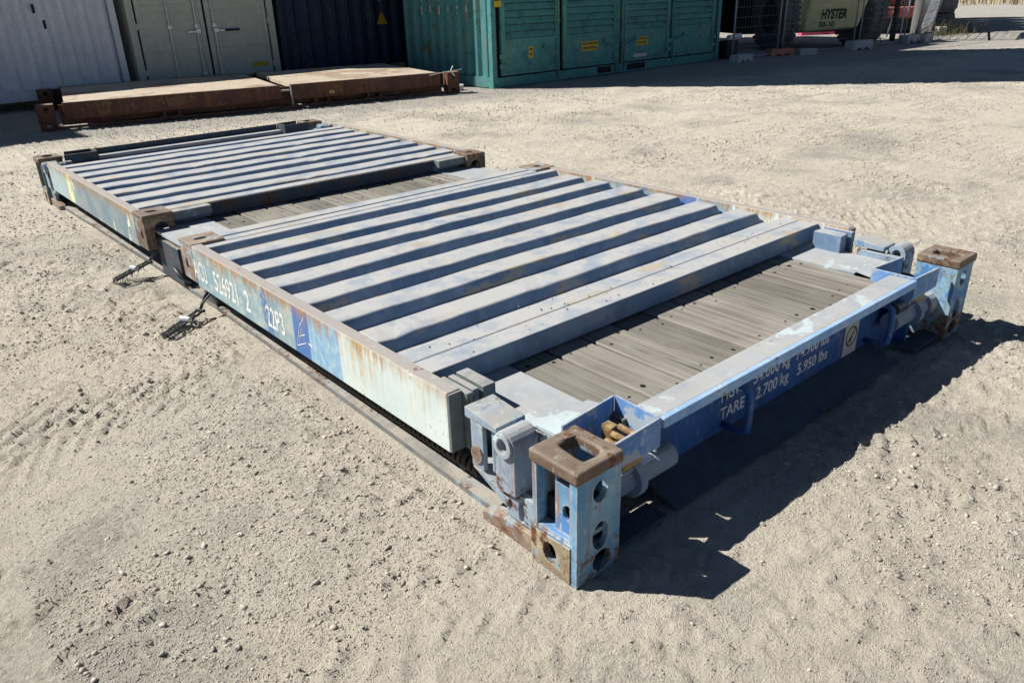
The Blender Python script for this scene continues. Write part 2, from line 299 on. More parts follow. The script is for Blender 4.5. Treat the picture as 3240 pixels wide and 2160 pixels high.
# ------------------------------------------------------------------ object helpers
def tag(o, label=None, cat=None, group=None, kind=None):
    if label: o['label'] = label
    if cat: o['category'] = cat
    if group: o['group'] = group
    if kind: o['kind'] = kind
    return o
def thing(name, label, cat, loc=(0, 0, 0), rz=0.0, group=None):
    o = bpy.data.objects.new(name, None); C.objects.link(o); o.empty_display_size = 0.2
    o.location = loc; o.rotation_euler = (0, 0, rz)
    return tag(o, label, cat, group)
def mesh_obj(name, me, parent=None):
    o = bpy.data.objects.new(name, me); C.objects.link(o)
    if parent: o.parent = parent
    return o

class MB:
    def __init__(s, f=None): s.bm = bmesh.new(); s.f = f     # f maps a point (mirroring)
    def v(s, p):
        if s.f: p = s.f(p)
        return s.bm.verts.new(p)
    def face(s, vs):
        try: return s.bm.faces.new(vs)
        except ValueError: return None
    def hexa(s, b, t):                                       # two quads, bottom and top, same winding
        vb = [s.v(p) for p in b]; vt = [s.v(p) for p in t]; n = len(b)
        s.face(vb[::-1]); s.face(vt)
        for i in range(n): s.face([vb[i], vb[(i + 1) % n], vt[(i + 1) % n], vt[i]])
        return s
    def box(s, x0, x1, y0, y1, z0, z1):
        q = [(x0, y0), (x1, y0), (x1, y1), (x0, y1)]
        return s.hexa([(a, b, z0) for a, b in q], [(a, b, z1) for a, b in q])
    def prism(s, pts, ax, a0, a1, holes=()):
        """2D outline (with holes) extruded along axis ax; the 2D axes are the two others in order"""
        def P(u, v, w): return {0: (w, u, v), 1: (u, w, v), 2: (u, v, w)}[ax]
        loops = [list(pts)] + [list(h) for h in holes]
        flatp = [p for l in loops for p in l]
        tri = geometry.tessellate_polygon([[Vector((p[0], p[1], 0)) for p in l] for l in loops])
        A = [s.v(P(*p, a0)) for p in flatp]; B = [s.v(P(*p, a1)) for p in flatp]
        if len(loops) == 1:
            s.face(A); s.face(B[::-1])
        else:
            for t in tri: s.face([A[i] for i in t]); s.face([B[i] for i in reversed(t)])
        k = 0
        for l in loops:
            n = len(l)
            for i in range(n): s.face([A[k + i], A[k + (i + 1) % n], B[k + (i + 1) % n], B[k + i]])
            k += n
        return s
    def tube(s, path, r, n=8, caps=True):
        path = [Vector(p) for p in path]; rings = []; up = None
        for i, p in enumerate(path):
            d = (path[min(i + 1, len(path) - 1)] - path[max(i - 1, 0)]).normalized()
            if up is None:
                up = Vector((0, 0, 1)) if abs(d.z) < 0.9 else Vector((1, 0, 0))
            a = d.cross(up).normalized(); b = a.cross(d).normalized(); up = b
            rr = r[i] if isinstance(r, (list, tuple)) else r
            rings.append([s.v(p + (a * math.cos(2 * math.pi * k / n) + b * math.sin(2 * math.pi * k / n)) * rr) for k in range(n)])
        for q, t in zip(rings, rings[1:]):
            for k in range(n): s.face([q[k], q[(k + 1) % n], t[(k + 1) % n], t[k]])
        if caps: s.face(rings[0][::-1]); s.face(rings[-1])
        return s
    def build(s, name, mat, parent=None, bevel=0.0, segs=2, smooth=False):
        bmesh.ops.recalc_face_normals(s.bm, faces=s.bm.faces[:])
        me = bpy.data.meshes.new(name); s.bm.to_mesh(me); s.bm.free()
        me.materials.append(M[mat] if isinstance(mat, str) else mat)
        if smooth:
            me.polygons.foreach_set('use_smooth', [True] * len(me.polygons))
        o = mesh_obj(name, me, parent)
        if bevel:
            m = o.modifiers.new('bevel', 'BEVEL'); m.width = bevel; m.segments = segs; m.limit_method = 'ANGLE'; m.angle_limit = R(35)
        return o
def circ(cx, cy, rx, ry=None, n=16):
    ry = ry or rx
    return [(cx + rx * math.cos(2 * math.pi * k / n), cy + ry * math.sin(2 * math.pi * k / n)) for k in range(n)]

def text(name, body, mat, parent, origin, xdir, ydir, height, width=None, bold=0.012):
    """flat printed lettering: width and cap height in metres, along xdir and ydir"""
    cu = bpy.data.curves.new(name, 'FONT'); cu.body = body; cu.size = 1.0; cu.resolution_u = 3; cu.extrude = 0; cu.offset = bold
    tmp = bpy.data.objects.new('tmp', cu); C.objects.link(tmp)
    dg = bpy.context.evaluated_depsgraph_get()
    me = bpy.data.meshes.new_from_object(tmp.evaluated_get(dg)); me.name = name
    bpy.data.objects.remove(tmp)
    v = np.empty(len(me.vertices) * 3, np.float32); me.vertices.foreach_get('co', v); v = v.reshape(-1, 3)
    mn, mx = v.min(0), v.max(0)
    cap = 0.70
    sy = height / cap; sx = (width / (mx[0] - mn[0])) if width else sy
    X = Vector(xdir).normalized(); Y = Vector(ydir); O = Vector(origin)
    nv = np.array([tuple(O + X * float((p[0] - mn[0]) * sx) + Y * float(p[1] * sy)) for p in v], np.float32)
    me.vertices.foreach_set('co', nv.ravel()); me.materials.clear(); me.materials.append(M[mat]); me.update()
    return mesh_obj(name, me, parent)

# ------------------------------------------------------------------ ground
_rng = np.random.RandomState(3); _T = _rng.rand(256, 256).astype(np.float32)
def vnoise(x, y):
    xi = np.floor(x).astype(np.int64); yi = np.floor(y).astype(np.int64); fx = x - xi; fy = y - yi
    fx = fx * fx * (3 - 2 * fx); fy = fy * fy * (3 - 2 * fy)
    a = _T[xi & 255, yi & 255]; b = _T[(xi + 1) & 255, yi & 255]; c = _T[xi & 255, (yi + 1) & 255]; d = _T[(xi + 1) & 255, (yi + 1) & 255]
    return (a * (1 - fx) + b * fx) * (1 - fy) + (c * (1 - fx) + d * fx) * fy - 0.5
def fbm(x, y, s, o=4):
    r = 0; a = 1.0
    for k in range(o): r = r + a * vnoise(x * s + 17.3 * k, y * s - 9.1 * k); s *= 2.03; a *= 0.5
    return r
def ghm(x, y):
    x = np.asarray(x, np.float64); y = np.asarray(y, np.float64)
    dist = np.hypot(x + 1.14, y + 1.12)
    h = 0.014 * fbm(x, y, 0.5, 3) + 0.003 * fbm(x, y, 3.0, 3) + 0.0060 * fbm(x + 7, y + 3, 16, 3) * np.clip(0.6 + 1.6 * fbm(x, y, 1.7, 2), 0.1, 1.3)
    wx = x + 0.10 * fbm(x, y, 2.0, 2); wy = y + 0.10 * fbm(x + 31, y, 2.0, 2)
    rid = 1 - np.abs(fbm(wx * 0.6 + wy * 0.8, (wy * 0.6 - wx * 0.8) * 0.45, 4.2, 2)) * 5
    h += 0.005 * np.clip(rid, 0, 1) ** 2 * np.clip(fbm(x, y, 0.9, 2) * 3 + 0.5, 0, 1)
    cl = np.clip(fbm(x + 11, y + 5, 26, 3) - 0.02, 0, 1); h += 0.030 * cl * np.clip(fbm(x, y, 1.3, 2) * 3 + 0.85, 0.25, 1)
    ux, uy = x * 0.8 + y * 0.6, y * 0.8 - x * 0.6
    cr = fbm(ux + 0.06 * fbm(x, y, 7, 2), uy * 1.7 + 0.06 * fbm(x + 9, y, 7, 2), 3.6, 3)
    cm = np.clip(fbm(x + 21, y + 13, 1.0, 3) * 3 + 0.45, 0, 1)
    h += cm * (0.014 * np.clip(1 - np.abs(cr) * 22, 0, 1) - 0.012 * np.clip(1 - np.abs(cr - 0.055) * 26, 0, 1))
    # lugs of tyre tracks pressed into the dirt, running across the view
    for (ax, ay, ang, wd, per, amp) in ((-0.55, 0.63, -24, 0.075, 0.105, 1.0), (-0.75, 0.30, -22, 0.07, 0.105, 0.8), (-0.9, 1.9, 20, 0.30, 0.09, 0.7), (1.6, -1.1, 6, 0.26, 0.085, 0.8), (4.5, 1.2, -10, 0.4, 0.1, 0.8), (2.9, 0.1, 35, 0.12, 0.07, 0.7)):
        c, s_ = math.cos(R(ang)), math.sin(R(ang)); u = (x - ax) * c + (y - ay) * s_; v = -(x - ax) * s_ + (y - ay) * c
        v = v + 0.03 * fbm(x, y, 1.2, 2); u = u + 0.02 * fbm(x + 5, y, 6, 2)
        m = np.clip(1.2 - (np.abs(v) / wd) ** 4, 0, 1) * np.clip(fbm(x + 3, y + 7, 1.6, 2) * 4 + 0.55, 0, 1) * amp
        ph = ((u + 0.9 * np.abs(v)) / per) % 1.0
        h += m * (0.012 * np.clip(1 - np.abs(ph - 0.35) * 5.0, 0, 1) - 0.008 * np.clip(1 - np.abs(ph - 0.62) * 6.0, 0, 1))
    ins = (x > -0.05) & (x < 2.5) & (y > -0.05) & (y < 6.1)
    h = np.where(ins, np.minimum(h, 0.004) - 0.004, h)
    return h * np.clip(1.4 - dist / 60, 0.15, 1)
def axis(a0, a1, st, lim, k=1.09):
    c = list(np.arange(a0, a1, st)); d = st
    lo = [a0]; d = st
    while lo[-1] > -lim: d *= k; lo.append(lo[-1] - d)
    hi = [c[-1]]; d = st
    while hi[-1] < lim: d *= k; hi.append(hi[-1] + d)
    return np.array(lo[:0:-1] + c + hi[1:])
xs = axis(-1.75, 4.2, 0.0135, 900, 1.06); ys = axis(-2.2, 4.6, 0.0135, 900, 1.06)
X, Y = np.meshgrid(xs, ys, indexing='ij'); Z = ghm(X, Y)
nx, ny = X.shape
me = bpy.data.meshes.new('ground'); me.vertices.add(nx * ny)
me.vertices.foreach_set('co', np.stack([X, Y, Z], -1).astype(np.float32).ravel())
i = np.arange(nx * ny).reshape(nx, ny); q = np.stack([i[:-1, :-1], i[1:, :-1], i[1:, 1:], i[:-1, 1:]], -1).reshape(-1, 4)
me.loops.add(q.size); me.loops.foreach_set('vertex_index', q.astype(np.int32).ravel())
me.polygons.add(len(q)); me.polygons.foreach_set('loop_start', np.arange(0, q.size, 4, dtype=np.int32)); me.polygons.foreach_set('loop_total', np.full(len(q), 4, np.int32))
me.polygons.foreach_set('use_smooth', np.ones(len(q), bool)); me.update(); me.materials.append(M['ground'])
tag(mesh_obj('ground', me), 'pale dry dirt yard with tyre marks and loose gravel', kind='structure')

def scatter(name, pts, sizes, mat, label, kind='stuff', flatn=0.6, small=False):
    bm = bmesh.new(); bmesh.ops.create_icosphere(bm, subdivisions=1, radius=1.0)
    bv = np.array([v.co[:] for v in bm.verts]); bf = np.array([[v.index for v in f.verts] for f in bm.faces]); bm.free()
    keep = bv; n = len(pts); rg = np.random.RandomState(len(pts) + 1)
    # 12 corner icosahedron instead of the 42 corner one
    phi = (1 + 5 ** 0.5) / 2
    bv = np.array([(-1, phi, 0), (1, phi, 0), (-1, -phi, 0), (1, -phi, 0), (0, -1, phi), (0, 1, phi), (0, -1, -phi), (0, 1, -phi), (phi, 0, -1), (phi, 0, 1), (-phi, 0, -1), (-phi, 0, 1)]) / 1.9
    bf = np.array([(0, 11, 5), (0, 5, 1), (0, 1, 7), (0, 7, 10), (0, 10, 11), (1, 5, 9), (5, 11, 4), (11, 10, 2), (10, 7, 6), (7, 1, 8), (3, 9, 4), (3, 4, 2), (3, 2, 6), (3, 6, 8), (3, 8, 9), (4, 9, 5), (2, 4, 11), (6, 2, 10), (8, 6, 7), (9, 8, 1)])
    if small:
        bv = np.array([(1, 0, 0), (-1, 0, 0), (0, 1, 0), (0, -1, 0), (0, 0, 1), (0, 0, -1)]) * 1.0
        bf = np.array([(0, 2, 4), (2, 1, 4), (1, 3, 4), (3, 0, 4), (2, 0, 5), (1, 2, 5), (3, 1, 5), (0, 3, 5)])
    V = bv[None] * (1 + 0.5 * (rg.rand(n, len(bv), 1) - 0.5) * 2)
    sc = np.stack([0.75 + 0.7 * rg.rand(n), 0.6 + 0.4 * rg.rand(n), flatn * (0.6 + 0.8 * rg.rand(n))], -1) * (sizes[:, None] * 0.5)
    V = V * sc[:, None, :]
    a = rg.rand(n) * 6.28; ca, sa = np.cos(a)[:, None], np.sin(a)[:, None]
    Vx = V[..., 0] * ca - V[..., 1] * sa; Vy = V[..., 0] * sa + V[..., 1] * ca; tilt = (rg.rand(n, 1) - 0.5) * 0.7
    Vz = V[..., 2] + Vx * tilt * 0.4
    z = ghm(pts[:, 0], pts[:, 1]) + sizes * 0.10
    W = np.stack([Vx + pts[:, :1], Vy + pts[:, 1:2], Vz + z[:, None]], -1).reshape(-1, 3)
    F = (bf[None] + len(bv) * np.arange(n)[:, None, None]).reshape(-1, 3)
    me = bpy.data.meshes.new(name); me.vertices.add(len(W)); me.vertices.foreach_set('co', W.astype(np.float32).ravel())
    me.loops.add(F.size); me.loops.foreach_set('vertex_index', F.astype(np.int32).ravel())
    me.polygons.add(len(F)); me.polygons.foreach_set('loop_start', np.arange(0, F.size, 3, dtype=np.int32)); me.polygons.foreach_set('loop_total', np.full(len(F), 3, np.int32))
    me.update(); me.materials.append(M[mat]); o = mesh_obj(name, me)
    return tag(o, label, kind=kind)
rg = np.random.RandomState(11)
n = 190000
r = 1.15 * (15 / 1.15) ** (rg.rand(n) ** 0.85); th = R(49.1) + R(40) * (rg.rand(n) * 2 - 1)
P = np.stack([-1.144 + r * np.cos(th), -1.121 + r * np.sin(th)], -1)
cl_ = fbm(P[:, 0] + 3, P[:, 1], 1.5, 5); dens = np.clip(cl_ * 3.0 + 0.50, 0.28, 1)
dens = np.maximum(dens, 0.95 * np.exp(-(((P[:, 0] + 0.35) / 0.5) ** 2 + ((P[:, 1] - 1.3) / 0.6) ** 2)))     # grey heap of grit beside the rack
line = P[:, 1] + 0.21 * P[:, 0]; dens = np.maximum(dens, np.clip((line - 8.4) / 1.2, 0, 1))
ok = (rg.rand(n) < dens) & ~((P[:, 0] > 0.02) & (P[:, 0] < 2.42) & (P[:, 1] > 0.0) & (P[:, 1] < 6.05))
P = P[ok]; r = r[ok]
sz = 0.0020 * r ** 0.72 * (1 + rg.pareto(3.7, len(r)) * np.clip(0.7 + 1.6 * cl_[ok], 0.3, 1.1)) + 0.0014; sz = np.clip(sz, 0.0022, 0.022)
big = sz > 0.0075 * r ** 0.45
scatter('gravel', P[big], sz[big], 'stone', 'loose pale gravel and small stones strewn over the dirt')
scatter('grit', P[~big], sz[~big], 'stone', 'fine pale grit covering the dirt', small=True)

# ------------------------------------------------------------------ the blue folded flat rack
W_, L_ = 2.438, 6.058
rack = thing('flat_rack_container', 'long blue flat rack container lying folded on the dirt with ribbed end walls', 'container rack')
MIR = {(0, 0): None, (1, 0): lambda p: (W_ - p[0], p[1], p[2]), (0, 1): lambda p: (p[0], L_ - p[1], p[2]), (1, 1): lambda p: (W_ - p[0], L_ - p[1], p[2])}

# deck planks
bounds = [0.378, 0.556, 0.728, 0.902, 1.080, 1.245, 1.432, 1.615, 1.80, 1.945, 2.058]
rp = random.Random(5)
for a, b in zip(bounds, bounds[1:]):
    m = MB(); j = lambda: rp.uniform(-0.0012, 0.0012)
    zt = 0.277 + rp.uniform(-0.005, 0.003); y0 = 0.188 + rp.uniform(0, 0.008); y1 = 5.87
    xa, xb = a + 0.006, b - 0.006
    N = 14; pts = []
    for k in range(N + 1):
        y = y0 + (y1 - y0) * k / N
        pts.append((y, xa + j(), xb + j(), zt + j()))
    prev = None
    for (y, l, rr, z) in pts:
        ring = [m.v((l, y, 0.240)), m.v((rr, y, 0.240)), m.v((rr, y, z - 0.005)), m.v((rr - 0.005, y, z)), m.v((l + 0.005, y, z)), m.v((l, y, z - 0.005))]
        if prev:
            for k in range(6): m.face([prev[k], prev[(k + 1) % 6], ring[(k + 1) % 6], ring[k]])
        else: m.face(ring)
        prev = ring
    m.face(prev[::-1])
    o = m.build('deck_plank', 'wood', rack)
    mb = MB()
    for yy in (0.245, 2.93, 3.25, 0.62, 5.75):
        for fx in (0.22, 0.78):
            cx = xa + (xb - xa) * (fx + rp.uniform(-0.06, 0.06)); cy = yy + rp.uniform(-0.05, 0.05); rr = rp.uniform(0.0035, 0.0095)
            mb.prism(circ(cx, cy, rr, rr * rp.uniform(0.7, 1.3), 8), 2, zt - 0.004, zt + 0.0016)
    tag(mb.build('bolt_head', 'nail', o), kind='stuff')
# deck edge plates
for sx in (0, 1):
    f = MIR[(sx, 0)]
    MB(f).prism([(0.065, 0.60), (0.128, 0.48), (0.128, 0.338), (0.376, 0.338), (0.376, 5.722), (0.128, 5.722), (0.128, 5.58), (0.065, 5.46)], 2, 0.268, 0.284).build('deck_plate', 'plate', rack, 0.002)
    # side rail: web, flanges, stiffeners
    m = MB(f); m.box(0.155, 0.166, 0.17, 5.89, 0.03, 0.262); m.box(0.085, 0.155, 0.56, 5.5, 0.246, 0.2615)
    for y in (0.62, 1.71, 2.72, 3.30, 4.13, 5.20):
        m.box(0.092, 0.155, y - 0.012, y + 0.012, 0.03, 0.246)
    m.box(0.075, 0.155, 2.64, 2.80, 0.03, 0.17); m.box(0.06, 0.155, 3.06, 3.40, 0.035, 0.2455)
    rail = m.build('side_rail', 'rail', rack, 0.002)
    m = MB(f); N = 20
    ring0 = None
    for k in range(N + 1):
        y = 0.40 + (5.66 - 0.40) * k / N; t = math.sin(math.pi * k / N); xo = 0.045 + 0.03 * t; zc = 0.016 * t
        ring = [m.v((xo, y, zc - 0.002)), m.v((0.152, y, zc - 0.002)), m.v((0.152, y, 0.020 + zc)), m.v((xo, y, 0.020 + zc))]
        if ring0:
            for q_ in range(4): m.face([ring0[q_], ring0[(q_ + 1) % 4], ring[(q_ + 1) % 4], ring[q_]])
        else: m.face(ring)
        ring0 = ring
    m.face(ring0[::-1]); m.build('bottom_flange', 'flange', rail, 0.002)
    # coil spring that helps to lift the wall
    for (ya, yb) in ((0.50, 1.685),):
        m = MB(f); turns = 42; path = [(0.098 + 0.034 * math.cos(t * 2 * math.pi / 11), ya + (yb - ya) * t / (turns * 11), 0.094 + 0.034 * math.sin(t * 2 * math.pi / 11)) for t in range(turns * 11 + 1)]
        m.tube(path, 0.0078, 5).build('coil_spring', 'spring', rack, smooth=True)
    MB(f).tube([(0.105, 2.40, 0.11), (0.105, 2.77, 0.115)], 0.026, 14).build('locking_tube', 'galv', rack, smooth=False)
    MB(f).tube([(0.105, 1.73, 0.12), (0.105, 2.399, 0.11)], 0.036, 14).build('tube_sleeve', 'rail', rack)
    for yb in (3.10,):
        MB(f).tube([(0.085, yb + 0.05, 0.065), (0.06, yb + 0.05, 0.11), (0.045, yb + 0.035, 0.125), (0.042, yb, 0.128), (0.045, yb - 0.05, 0.10), (0.085, yb - 0.09, 0.065)], 0.012, 8).build('lashing_hook', 'dark_steel', rack, smooth=True)

# corner posts, brackets, lock boxes
for key, f in MIR.items():
    # post: side plate (x=0), end plate (y=0), inner plates, bottom
    m = MB(f)
    hole = circ(0.10, 0.062, 0.026, 0.034, 14)
    m.prism([(0.0205, 0.0), (0.172, 0.0), (0.172, 0.118), (0.0205, 0.125)], 0, -0.001, 0.02, [hole])          # casting, outer side
    m.prism([(0.155, 0.120), (0.172, 0.119), (0.172, 0.326), (0.155, 0.326)], 0, 0.001, 0.03)
    m.prism([(0.021, 0.125), (0.030, 0.125), (0.030, 0.326), (0.021, 0.326)], 0, 0.001, 0.03)
    m.prism([(0.031, 0.128), (0.105, 0.126), (0.105, 0.318), (0.031, 0.318)], 0, 0.022, 0.034, [circ(0.058, 0.20, 0.020, 0.024, 14), [(0.05, 0.285), (0.098, 0.285), (0.098, 0.308), (0.05, 0.308)]])
    m.prism([(0.021, 0.118), (0.171, 0.112), (0.171, 0.127), (0.021, 0.132)], 0, 0.003, 0.16)
    m.prism([(-0.002, -0.001), (0.163, -0.001), (0.163, 0.327), (-0.002, 0.327)], 1, 0.0, 0.020,
            [circ(0.084, 0.272, 0.028, 0.034, 16), circ(0.088, 0.128, 0.031, 0.046, 16), circ(0.095, 0.045, 0.036, 0.034, 16)])
    m.box(0.150, 0.163, 0.0205, 0.172, 0.0, 0.3265)
    m.box(0.0205, 0.1495, 0.160, 0.172, 0.02, 0.3262)
    m.box(0.0205, 0.1495, 0.0205, 0.1595, 0.001, 0.015)
    m.box(0.060, 0.130, 0.0208, 0.15, 0.082, 0.090)
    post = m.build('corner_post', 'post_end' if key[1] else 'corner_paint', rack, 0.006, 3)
    MB(f).prism([(0.0225, 0.001), (0.1735, 0.001), (0.1735, 0.112), (0.0225, 0.119)], 0, -0.006, -0.0012, [hole]).build('foot_casting', 'foot_cast', post, 0.002)
    MB(f).box(0.040, 0.146, 0.036, 0.155, 0.016, 0.205).build('hole_shade_block', 'black', post)  # black block stands in for the shade inside the post's holes
    MB(f).prism([(-0.010, -0.008), (0.166, -0.008), (0.166, 0.176), (-0.010, 0.176)], 2, 0.327, 0.366,
                [[(0.052, 0.030), (0.088, 0.026), (0.120, 0.034), (0.124, 0.060), (0.122, 0.128), (0.092, 0.134), (0.058, 0.128), (0.050, 0.06)]]).build('corner_casting', 'cast', post, 0.009, 3)
    # rusty foot plate of the casting
    MB(f).prism([(0.175, -0.004), (0.41, -0.004), (0.41, 0.028), (0.30, 0.055), (0.18, 0.060)], 0, 0.008, 0.06).build('foot_plate', 'castp', post, 0.004)
    # hinge bracket on the side
    m = MB(f)
    m.prism([(0.40, 0.165), (0.40, 0.318), (0.457, 0.322), (0.457, 0.165)], 0, 0.016, 0.032)
    m.prism([(0.457, 0.164), (0.415, 0.164), (0.29, 0.125), (0.30, 0.095)], 0, 0.014, 0.10)
    m.prism([(0.366, 0.170), (0.378, 0.172), (0.378, 0.318), (0.366, 0.318)], 0, 0.03, 0.10)
    m.box(0.105, 0.13, 0.25, 0.457, 0.10, 0.312)
    m.prism([(0.335, 0.322), (0.48, 0.322), (0.48, 0.356), (0.335, 0.342)], 0, 0.014, 0.125)
    m.prism([(0.178, 0.061), (0.31, 0.061), (0.31, 0.135), (0.255, 0.158), (0.178, 0.160)], 0, 0.022, 0.045, [circ(0.245, 0.10, 0.012, 0.036, 12)])
    br = m.build('hinge_bracket', 'post_paint', rack, 0.003)
    N = 10; arc = [(0.290 + 0.042 * math.cos(math.pi * k / N), 0.312 + 0.042 * math.sin(math.pi * k / N)) for k in range(N + 1)]
    MB(f).prism([(0.332, 0.150), *arc, (0.248, 0.158)], 0, 0.004, 0.095, [circ(0.290, 0.312, 0.019, 0.022, 14)]).build('hinge_lug', 'post_paint', br, 0.004)
    MB(f).prism(circ(0.290, 0.312, 0.038, 0.039, 20), 0, -0.006, 0.0035, [circ(0.290, 0.312, 0.021, 0.024, 20)]).build('lug_ring', 'plate', br, 0.003)
    MB(f).prism(circ(0.428, 0.215, 0.026, 0.030, 14), 0, 0.010, 0.016).build('hinge_pin', 'castp', br, 0.002)
    # lock box: four upright plates and the sheet joining the deck
    m = MB(f); z1 = 0.334 + 0.044 * key[1]
    m.hexa([(0.168, 0.225, 0.205), (0.405, 0.246, 0.205), (0.405, 0.254, 0.205), (0.168, 0.233, 0.205)], [(0.168, 0.225, z1), (0.405, 0.246, z1), (0.405, 0.254, z1), (0.168, 0.233, z1)])
    m.hexa([(0.165, 0.2335, 0.205), (0.173, 0.2335, 0.205), (0.170, 0.335, 0.245), (0.162, 0.335, 0.245)], [(0.165, 0.2335, 0.2895), (0.173, 0.2335, 0.2895), (0.170, 0.335, 0.2895), (0.162, 0.335, 0.2895)])
    m.build('lock_box', 'rail' if key[1] else 'bright_blue', rack, 0.0015)  # far boxes take the dark paint too, as shade on that end
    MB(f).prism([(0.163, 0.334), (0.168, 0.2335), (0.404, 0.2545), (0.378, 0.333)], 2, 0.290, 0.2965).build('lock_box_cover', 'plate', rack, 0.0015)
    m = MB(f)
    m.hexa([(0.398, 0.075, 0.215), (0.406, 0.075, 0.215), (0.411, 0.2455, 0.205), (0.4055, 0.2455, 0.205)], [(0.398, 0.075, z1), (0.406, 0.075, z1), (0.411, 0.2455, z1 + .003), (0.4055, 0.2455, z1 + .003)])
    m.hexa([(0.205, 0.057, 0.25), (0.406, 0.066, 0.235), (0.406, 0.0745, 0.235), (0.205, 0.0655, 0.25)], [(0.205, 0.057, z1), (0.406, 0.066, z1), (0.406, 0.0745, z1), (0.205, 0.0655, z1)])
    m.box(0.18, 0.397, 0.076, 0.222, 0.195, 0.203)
    m.build('lock_box_rim', 'rail' if key[1] else 'bright_blue', rack, 0.0015)  # far rims painted dark to match the shaded far beam face
    m = MB(f); m.box(0.255, 0.345, 0.078, 0.150, 0.2035, 0.262)
    for k in range(3): m.tube([(0.275 + 0.028 * k, 0.077, 0.270 + 0.012 * k), (0.275 + 0.028 * k, 0.16, 0.270 + 0.012 * k)], 0.011, 8)
    m.box(0.300, 0.33, 0.1605, 0.20, 0.2032, 0.300)
    m.build('twist_lock', 'yellow_rust', rack, 0.002)
    # pipe with a flange between post and end beam
    m = MB(f); m.tube([(0.1635, 0.105, 0.155), (0.50, 0.105, 0.155)], 0.040, 18); m.tube([(0.305, 0.105, 0.155), (0.335, 0.105, 0.155)], 0.062, 20)
    m.tube([(0.1635, 0.105, 0.155), (0.22, 0.105, 0.155)], 0.055, 18)
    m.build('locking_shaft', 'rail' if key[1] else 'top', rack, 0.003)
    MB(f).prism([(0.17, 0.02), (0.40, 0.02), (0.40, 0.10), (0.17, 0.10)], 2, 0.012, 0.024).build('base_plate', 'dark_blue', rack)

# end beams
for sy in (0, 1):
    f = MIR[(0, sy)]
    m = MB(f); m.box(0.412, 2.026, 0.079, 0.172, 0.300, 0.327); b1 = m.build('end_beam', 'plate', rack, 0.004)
    MB(f).box(0.412, 2.026, 0.058, 0.0785, 0.285 if sy else 0.296, 0.374 if sy else 0.330).build('beam_edge', 'rail' if sy else 'edge_blue', b1, 0.004)  # far edge takes a darker paint to deepen its shaded face
    m = MB(f); m.box(0.412, 2.10, 0.160, 0.170, 0.006, 0.2995); m.build('beam_web', 'blue', b1)
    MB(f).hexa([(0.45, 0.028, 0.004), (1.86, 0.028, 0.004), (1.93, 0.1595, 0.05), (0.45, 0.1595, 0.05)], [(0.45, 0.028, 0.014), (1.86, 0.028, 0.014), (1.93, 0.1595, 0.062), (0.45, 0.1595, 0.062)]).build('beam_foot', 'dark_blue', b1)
    for x in (0.865, 1.86):
        m = MB(f); m.tube([(x, 0.159, 0.085), (x, 0.085, 0.085), (x, 0.068, 0.10), (x, 0.064, 0.13), (x, 0.064, 0.21), (x, 0.068, 0.24), (x, 0.085, 0.255), (x, 0.159, 0.255)], 0.013, 8).build('lashing_bar', 'blue', b1, smooth=True)
    MB(f).tube([(1.96, 0.1, 0.205), (2.10, 0.1, 0.205)], 0.022, 12).build('stub_pipe', 'rail', b1)
    MB(f).box(2.1005, 2.108, 0.09, 0.172, 0.006, 0.2995).build('beam_gusset', 'blue', b1)
    if sy == 0:
        yw = 0.1588; up = (0, 0, 1); xd = (1, 0, 0)
        text('lettering', 'TARE', 'letter_beam', b1, (0.845, yw, 0.106), xd, up, 0.045, 0.142)
        text('lettering', '2.700 kg', 'letter_beam', b1, (1.058, yw, 0.106), xd, up, 0.047, 0.212)
        text('lettering', '5.950 lbs', 'letter_beam', b1, (1.33, yw, 0.106), xd, up, 0.047, 0.218)
        text('lettering', 'MGW', 'letter_beam', b1, (0.845, yw, 0.176), xd, up, 0.047, 0.13)
        text('lettering', '34.000 kg', 'letter_beam', b1, (1.035, yw, 0.176), xd, up, 0.047, 0.235)
        text('lettering', '74.900 lbs', 'letter_beam', b1, (1.31, yw, 0.176), xd, up, 0.047, 0.235)
        st = MB(f).hexa([(1.675, 0.1585, 0.047), (1.785, 0.1585, 0.047), (1.785, 0.1595, 0.047), (1.675, 0.1595, 0.047)], [(1.675, 0.1585, 0.20), (1.785, 0.1585, 0.20), (1.785, 0.1595, 0.20), (1.675, 0.1595, 0.20)]).build('warning_sticker', 'sticker', b1)
        m = MB(); m.prism(circ(1.732, 0.142, 0.044, 0.044, 24), 1, 0.1576, 0.1583, [circ(1.732, 0.142, 0.038, 0.038, 24)])
        m.hexa([(1.706, 0.1575, 0.118), (1.710, 0.1575, 0.114), (1.710, 0.1583, 0.114), (1.706, 0.1583, 0.118)], [(1.754, 0.1575, 0.172), (1.758, 0.1575, 0.168), (1.758, 0.1583, 0.168), (1.754, 0.1583, 0.172)])
        m.prism([(1.722, 0.115), (1.73, 0.115), (1.742, 0.155), (1.736, 0.158)], 1, 0.1577, 0.1583)
        m.build('sticker_print', 'letter_black', b1)

